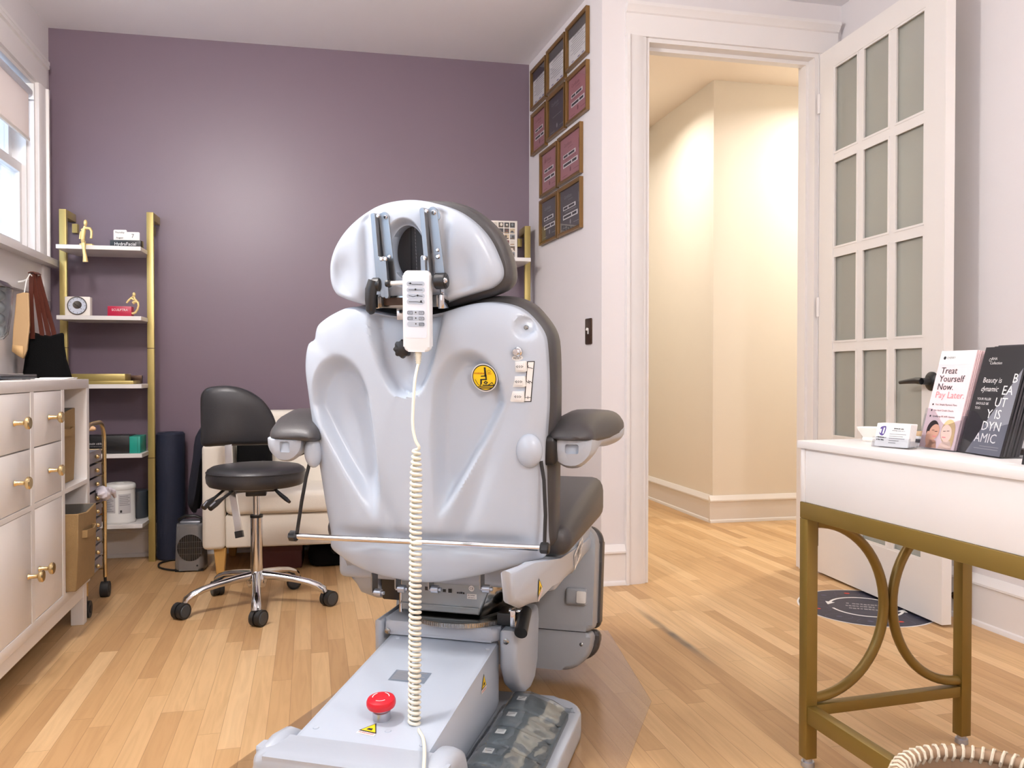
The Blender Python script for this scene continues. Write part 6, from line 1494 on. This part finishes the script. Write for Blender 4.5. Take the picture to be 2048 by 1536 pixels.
# business card holder
A, B = hz(1745, 893, dz), hz(1817, 899, dz); u = (B - A); cw_ = u.length; ca = atan2(u.x, -u.y)
chd = thing('business_card_holder', 'clear acrylic business card holder on the far end of the white desk', 'card holder', (A.x, A.y, dt))
HMx = leanframe(A + V((0, 0, .001)), ca, radians(14))
g = G(); n_ = .002
g.box((-.002, -.001, .0), (cw_ + .002, .022, n_), HMx); g.box((-.002, -.001, -.028), (cw_ + .002, .001, 0), HMx); g.box((-.002, 0, -.028), (0, .016, 0), HMx); g.box((cw_, 0, -.028), (cw_ + .002, .016, 0), HMx); g.box((-.002, .0, -.030), (cw_ + .002, .042, -.028), HMx); g.out('holder', 'acryl', chd)
for k in range(11):
    lab = 'white business card with purple logo at the front of the clear holder' if k == 0 else 'white business card stacked behind the front card in the clear holder'
    g = G(); g.M = HMx; zz = -.0012 - k * .0023; g.prism(rrect(.003, .0015, cw_ - .003, .0525, .002), zz - .0016, zz)
    mm_ = ['paper']
    if k == 0:
        mm_ = ['paper', 'purpleink', 'ink', 'greyink']; g.mi = 1; g.prism(catmull([(.012, .042), (.016, .0455), (.0245, .046), (.0245, .035), (.021, .0265), (.015, .0255), (.0105, .031), (.0135, .036)], 4), zz + .0002, zz + .0006); g.mi = 0; g.line((.0215, .0415), (.020, .031), .0032, z=zz + .0009); g.line((.0145, .0385), (.0135, .032), .0026, z=zz + .0009); g.mi = 2; scrawl(g, .017, .0215, .022, .003, None, zz + .0006, 3); scrawl(g, .015, .016, .017, .0036, None, zz + .0006, 4)
        scrawl(g, cw_ * .66, .042, .022, .0030, None, zz + .0006, 5); g.mi = 3; scrawl(g, cw_ * .66, .0375, .030, .0024, None, zz + .0006, 6)
        for q in range(5): g.rect(cw_ * .42, .029 - q * .0048, cw_ * (.88, .8, .85, .7, .62)[q], .0305 - q * .0048, z=zz + .0006)
    g.M = I4; tag(g.out('business_card', mm_), lab, 'business card', 'business cards in the clear holder')
# brochures
def brochure_holder(label, A, B, lean, dep):
    u = B - A; w = u.length; ca = atan2(u.x, -u.y); M = leanframe(A + V((0, 0, .0012)), ca, lean); o = thing('brochure_holder', label, 'brochure holder', (A.x, A.y, dt))
    g = G(); prof = [(-.004, -.001)] + [(-.004 + (w + .008) * k / 24, .088 - .034 * sstep(.12, .62, k / 24) + .012 * sstep(.62, 1, k / 24)) for k in range(25)] + [(w + .004, -.001)]
    g.prism(prof, .0012, .0030, M); g.box((-.004, -.0015, -dep), (w + .004, .0, .003), M); g.box((-.004, 0, -dep), (-.0025, .075, .0012), M); g.box((w + .0025, 0, -dep), (w + .004, .075, .0012), M); g.box((-.004, 0, -dep - .002), (w + .004, .20, -dep), M)
    g.out('holder', 'acryl', o); return M, w
A, B = hz(1838, 895, dz), hz(1910, 904, dz); B = A + (B - A).normalized() * .099
M1, w1 = brochure_holder('clear acrylic holder with the pink brochures on the white desk', A, B, radians(15.5), .022)
H1 = .217
for k in range(5):
    g = G(); g.M = M1; zz = .0006 - k * .0042; g.box((0, .001, zz - .003), (w1 - .0005, H1 - .0006 * k, zz))
    ms = ['palepink']
    if k == 0:
        ms = ['palepink', 'ink', 'pinkink', 'hair', 'skin', 'skin2', 'blond', 'paper']
        z1 = zz + .0004
        g.mi = 7; g.rect(0, H1 * .86, w1 - .0005, H1, z=zz + .0002)
        g.mi = 1; g.disc((.014, H1 - .016), .0038, .0038, rr=1, n=20, z=z1); g.text('CHERRY', .0065, T(.032, H1 - .016, 0), z1)
        for q, (sx, y) in enumerate((('Treat', .172), ('Yourself', .154), ('Now.', .136))): g.text(sx, .0205, T(.012, y, 0), z1, align='LEFT'); 
        for dx in (.0004,):
            for q, (sx, y) in enumerate((('Treat', .172), ('Yourself', .154), ('Now.', .136))): g.text(sx, .0205, T(.012 + dx, y, 0), z1 + .0001, align='LEFT')
        g.mi = 2; g.text('Pay Later.', .0205, T(.012, .118, 0), z1, align='LEFT'); g.text('Pay Later.', .0205, T(.0124, .118, 0), z1 + .0001, align='LEFT')
        g.mi = 1
        for sx, y in (('Fast, Simple Payment Plans', .097), ('No Hard Credit Checks', .084), ('Qualifying 0% APR Options', .071)): g.disc((.012, y), .0022, .0022, rr=1, n=12, z=z1); g.text(sx, .0056, T(.019, y, 0), z1, align='LEFT')
        # two women in profile, printed small at the foot of the brochure
        g.mi = 3; g.disc((.028, .040), .017, .022, rr=2, n=28, z=z1); g.mi = 6; g.disc((.072, .040), .019, .026, rr=2, n=28, z=z1); g.prism(catmull([(.060, .050), (.085, .056), (.092, .03), (.090, .006), (.078, .004), (.076, .03)], 4), z1, z1 + .0001)
        g.mi = 4; g.disc((.034, .036), .014, .018, z=z1 + .0003, rr=2, n=28, tilt=-.3); g.prism([(.018, .002), (.05, .002), (.044, .018), (.030, .022), (.020, .016)], z1 + .0001, z1 + .0002); g.disc((.020, .022), .006, .016, z=z1 + .0004, rr=1, n=20, tilt=.2)
        g.mi = 5; g.disc((.069, .036), .0145, .019, z=z1 + .0003, rr=2, n=28, tilt=.3); g.prism([(.054, .002), (.092, .002), (.084, .02), (.066, .02), (.058, .012)], z1 + .0001, z1 + .0002)
        g.mi = 3
        for ex, ey in ((.031, .040), (.040, .038), (.063, .040), (.073, .041)): g.line((ex - .003, ey), (ex + .003, ey + .0005), .0012, z=z1 + .0006)
        g.mi = 2
        for ex, ey in ((.038, .027), (.065, .027)): g.line((ex - .004, ey), (ex + .004, ey), .0022, z=z1 + .0006)
    lab = 'pale pink treat yourself brochure at the front of the left clear holder' if k == 0 else 'pale pink brochure stacked behind the front one in the left clear holder'
    g.M = I4; tag(g.out('brochure', ms), lab, 'brochure', 'pink brochures in the left holder')
A, B = hz(1912, 904, dz), hz(1996, 917, dz); B = A + (B - A).normalized() * .126
M2, w2 = brochure_holder('clear acrylic holder with the black brochures on the white desk', A + V((.006, 0, 0)), B + V((.006, 0, 0)), radians(15.5), .045)
H2 = .222
for k in range(7):
    g = G(); g.M = M2; zz = .0006 - k * .0058; dx = .0 if k == 0 else .002 * (k % 3); hh = H2 - .002 * (k % 2) + (.004 if k > 2 else 0); g.box((dx, .001, zz - .0036), (w2 - .002 + dx * .5, hh, zz))
    ms = ['blackpaper']
    if k == 0:
        ms = ['ink', 'greyprint', 'paper', 'greyink']; z1 = zz + .0004
        g.mi = 1; g.face([(.022, .001, z1), (w2 - .002, .001, z1), (w2 - .002, H2 * .80, z1)])
        g.mi = 2; z2 = z1 + .0004
        g.text('Collection', .0085, T(.044, .188, 0), z2); g.text('RHA', .0085, T(.036, .197, 0), z2); g.annulus((.024, .195), .0026, .0034, n=16, z=z2)
        g.text('Beauty is', .0155, T(.019, .152, 0), z2, align='LEFT'); g.text('dynamic', .0155, T(.019, .134, 0), z2, align='LEFT', shear=.3)
        for q, sx in enumerate(('YOUR FILLER', 'SHOULD BE', 'TOO.')): g.text(sx, .0072, T(.016, .113 - q * .0095, 0), z2, align='LEFT')
        for q, (sx, x) in enumerate((('B', .110), ('EA', .097), ('UT', .087), ('Y IS', .076), ('DYN', .078), ('AMIC', .070))): g.text(sx, .0265, T(x + .001, .156 - q * .0245, 0), z2)
        g.mi = 3; g.rect(.06, .017, .115, .0185, z=z2); g.rect(.045, .012, .115, .0135, z=z2)
    lab = 'black and grey brochure at the front of the right clear holder' if k == 0 else 'black brochure stacked behind the front one in the right clear holder'
    g.M = I4; tag(g.out('brochure', ms), lab, 'brochure', 'black brochures in the right holder')
# white dish, magazines and the edge of a sign
q = hz(1742, 878, dz); q = V((q.x + .09, q.y, dz)); q = dp(1742, 872, 1.93); q = V((q.x, q.y, dz))
t = thing('trinket_dish', 'small cream dish behind the business cards on the desk edge', 'dish', tuple(q))
g = G(); g.lathe([(0, 0), (.018, 0), (.02, .004), (.018, .01), (.03, .028), (.032, .033), (.029, .033), (.016, .014), (0, .012)], T(q), 36); g.out('dish_body', 'warm_paper', t)
mz = dz
for k, (m, hh, lab) in enumerate((('blackpaper', .007, 'black magazine at the bottom of the pile behind the card holder'), ('paper', .006, 'white magazine second from the bottom behind the card holder'), ('kraft', .006, 'tan booklet on the magazine pile behind the card holder'), ('paper', .008, 'small white notepad on top of the magazine pile behind the card holder'))):
    q = DK @ V((.30 + .01 * k, -.15, 0)); g = G(); g.M = T(q.x, q.y, mz + .0004) @ R(.15 * (k % 2) - .05); s_ = 1 if k < 3 else .6; g.box((-.08 * s_, -.11 * s_, 0), (.08 * s_, .11 * s_, hh - .0004), bev=.0008)
    g.M = I4; mz += hh; tag(g.out('magazine' if k < 3 else 'notepad', m), lab, 'magazine' if k < 3 else 'notepad', 'papers behind the card holder')
q = hz(2046, 930, dz); SMq = leanframe(V((q.x, q.y, dz + .0005)), 0, radians(12))
t = thing('tabletop_sign', 'black framed tabletop sign at the right frame edge on the white desk', 'sign', (q.x, q.y, dt))
g = G(); g.box((-.004, 0, -.006), (.14, .115, .0), SMq, bev=.001); g.out('sign_frame', 'black', t); g = G(); g.box((.004, .008, .0002), (.132, .107, .0008), SMq); g.out('sign_sheet', 'greyprint', t)
g = G(); g.box((.04, 0, -.04), (.1, .002, -.006), SMq @ T(0, 0, 0)); g.out('sign_foot', 'black', t)
q = dp(2040, 869, 1.62); t = thing('binder_clip', 'small dark clip behind the black brochures on the desk', 'clip', (q.x, q.y, dz))
g = G(); g.box((q.x - .012, q.y - .02, dz), (q.x + .012, q.y + .02, dz + .012), bev=.004); g.out('clip_body', 'bronze', t)

# ------------------------------------------------------------------ wicker basket on the floor before the desk
bc = V((1.0, .998, 0)); br0, bh = .135, .315
t = thing('wicker_basket', 'taupe wicker basket with a pale laced rim on the floor before the desk', 'basket', tuple(bc))
g = G(); rs = []
nb = 72
for j in range(27):
    z = .004 + (bh - .008) * j / 26; r = br0 * (.86 + .14 * j / 26)
    rs.append([(bc.x + (r + .0035 * (1 if (k // 2 + j) % 2 else -1)) * cos(2 * pi * k / nb), bc.y + (r + .0035 * (1 if (k // 2 + j) % 2 else -1)) * sin(2 * pi * k / nb), z) for k in range(nb)])
inn = [[(bc.x + (br0 * (.86 + .14 * z / bh) - .008) * cos(2 * pi * k / nb), bc.y + (br0 * (.86 + .14 * z / bh) - .008) * sin(2 * pi * k / nb), z) for k in range(nb)] for z in (bh - .004, .012)]
g.rings(rs + inn); g.out('woven_body', 'wicker', t)
g = G(); g.tube([(bc.x + br0 * cos(2 * pi * k / 72), bc.y + br0 * sin(2 * pi * k / 72), bh) for k in range(72)], .011, 12, closed=True); g.out('rim', 'wicker', t)
g = G(); pts = []
NT = 56
for k in range(NT * 8): a = 2 * pi * k / (NT * 8); b = 2 * pi * k / 8; pts.append((bc.x + (br0 + .0125 * cos(b)) * cos(a), bc.y + (br0 + .0125 * cos(b)) * sin(a), bh + .0125 * sin(b)))
g.tube(pts, .0026, 6, closed=True); g.out('rim_lacing', 'wicker2', t)
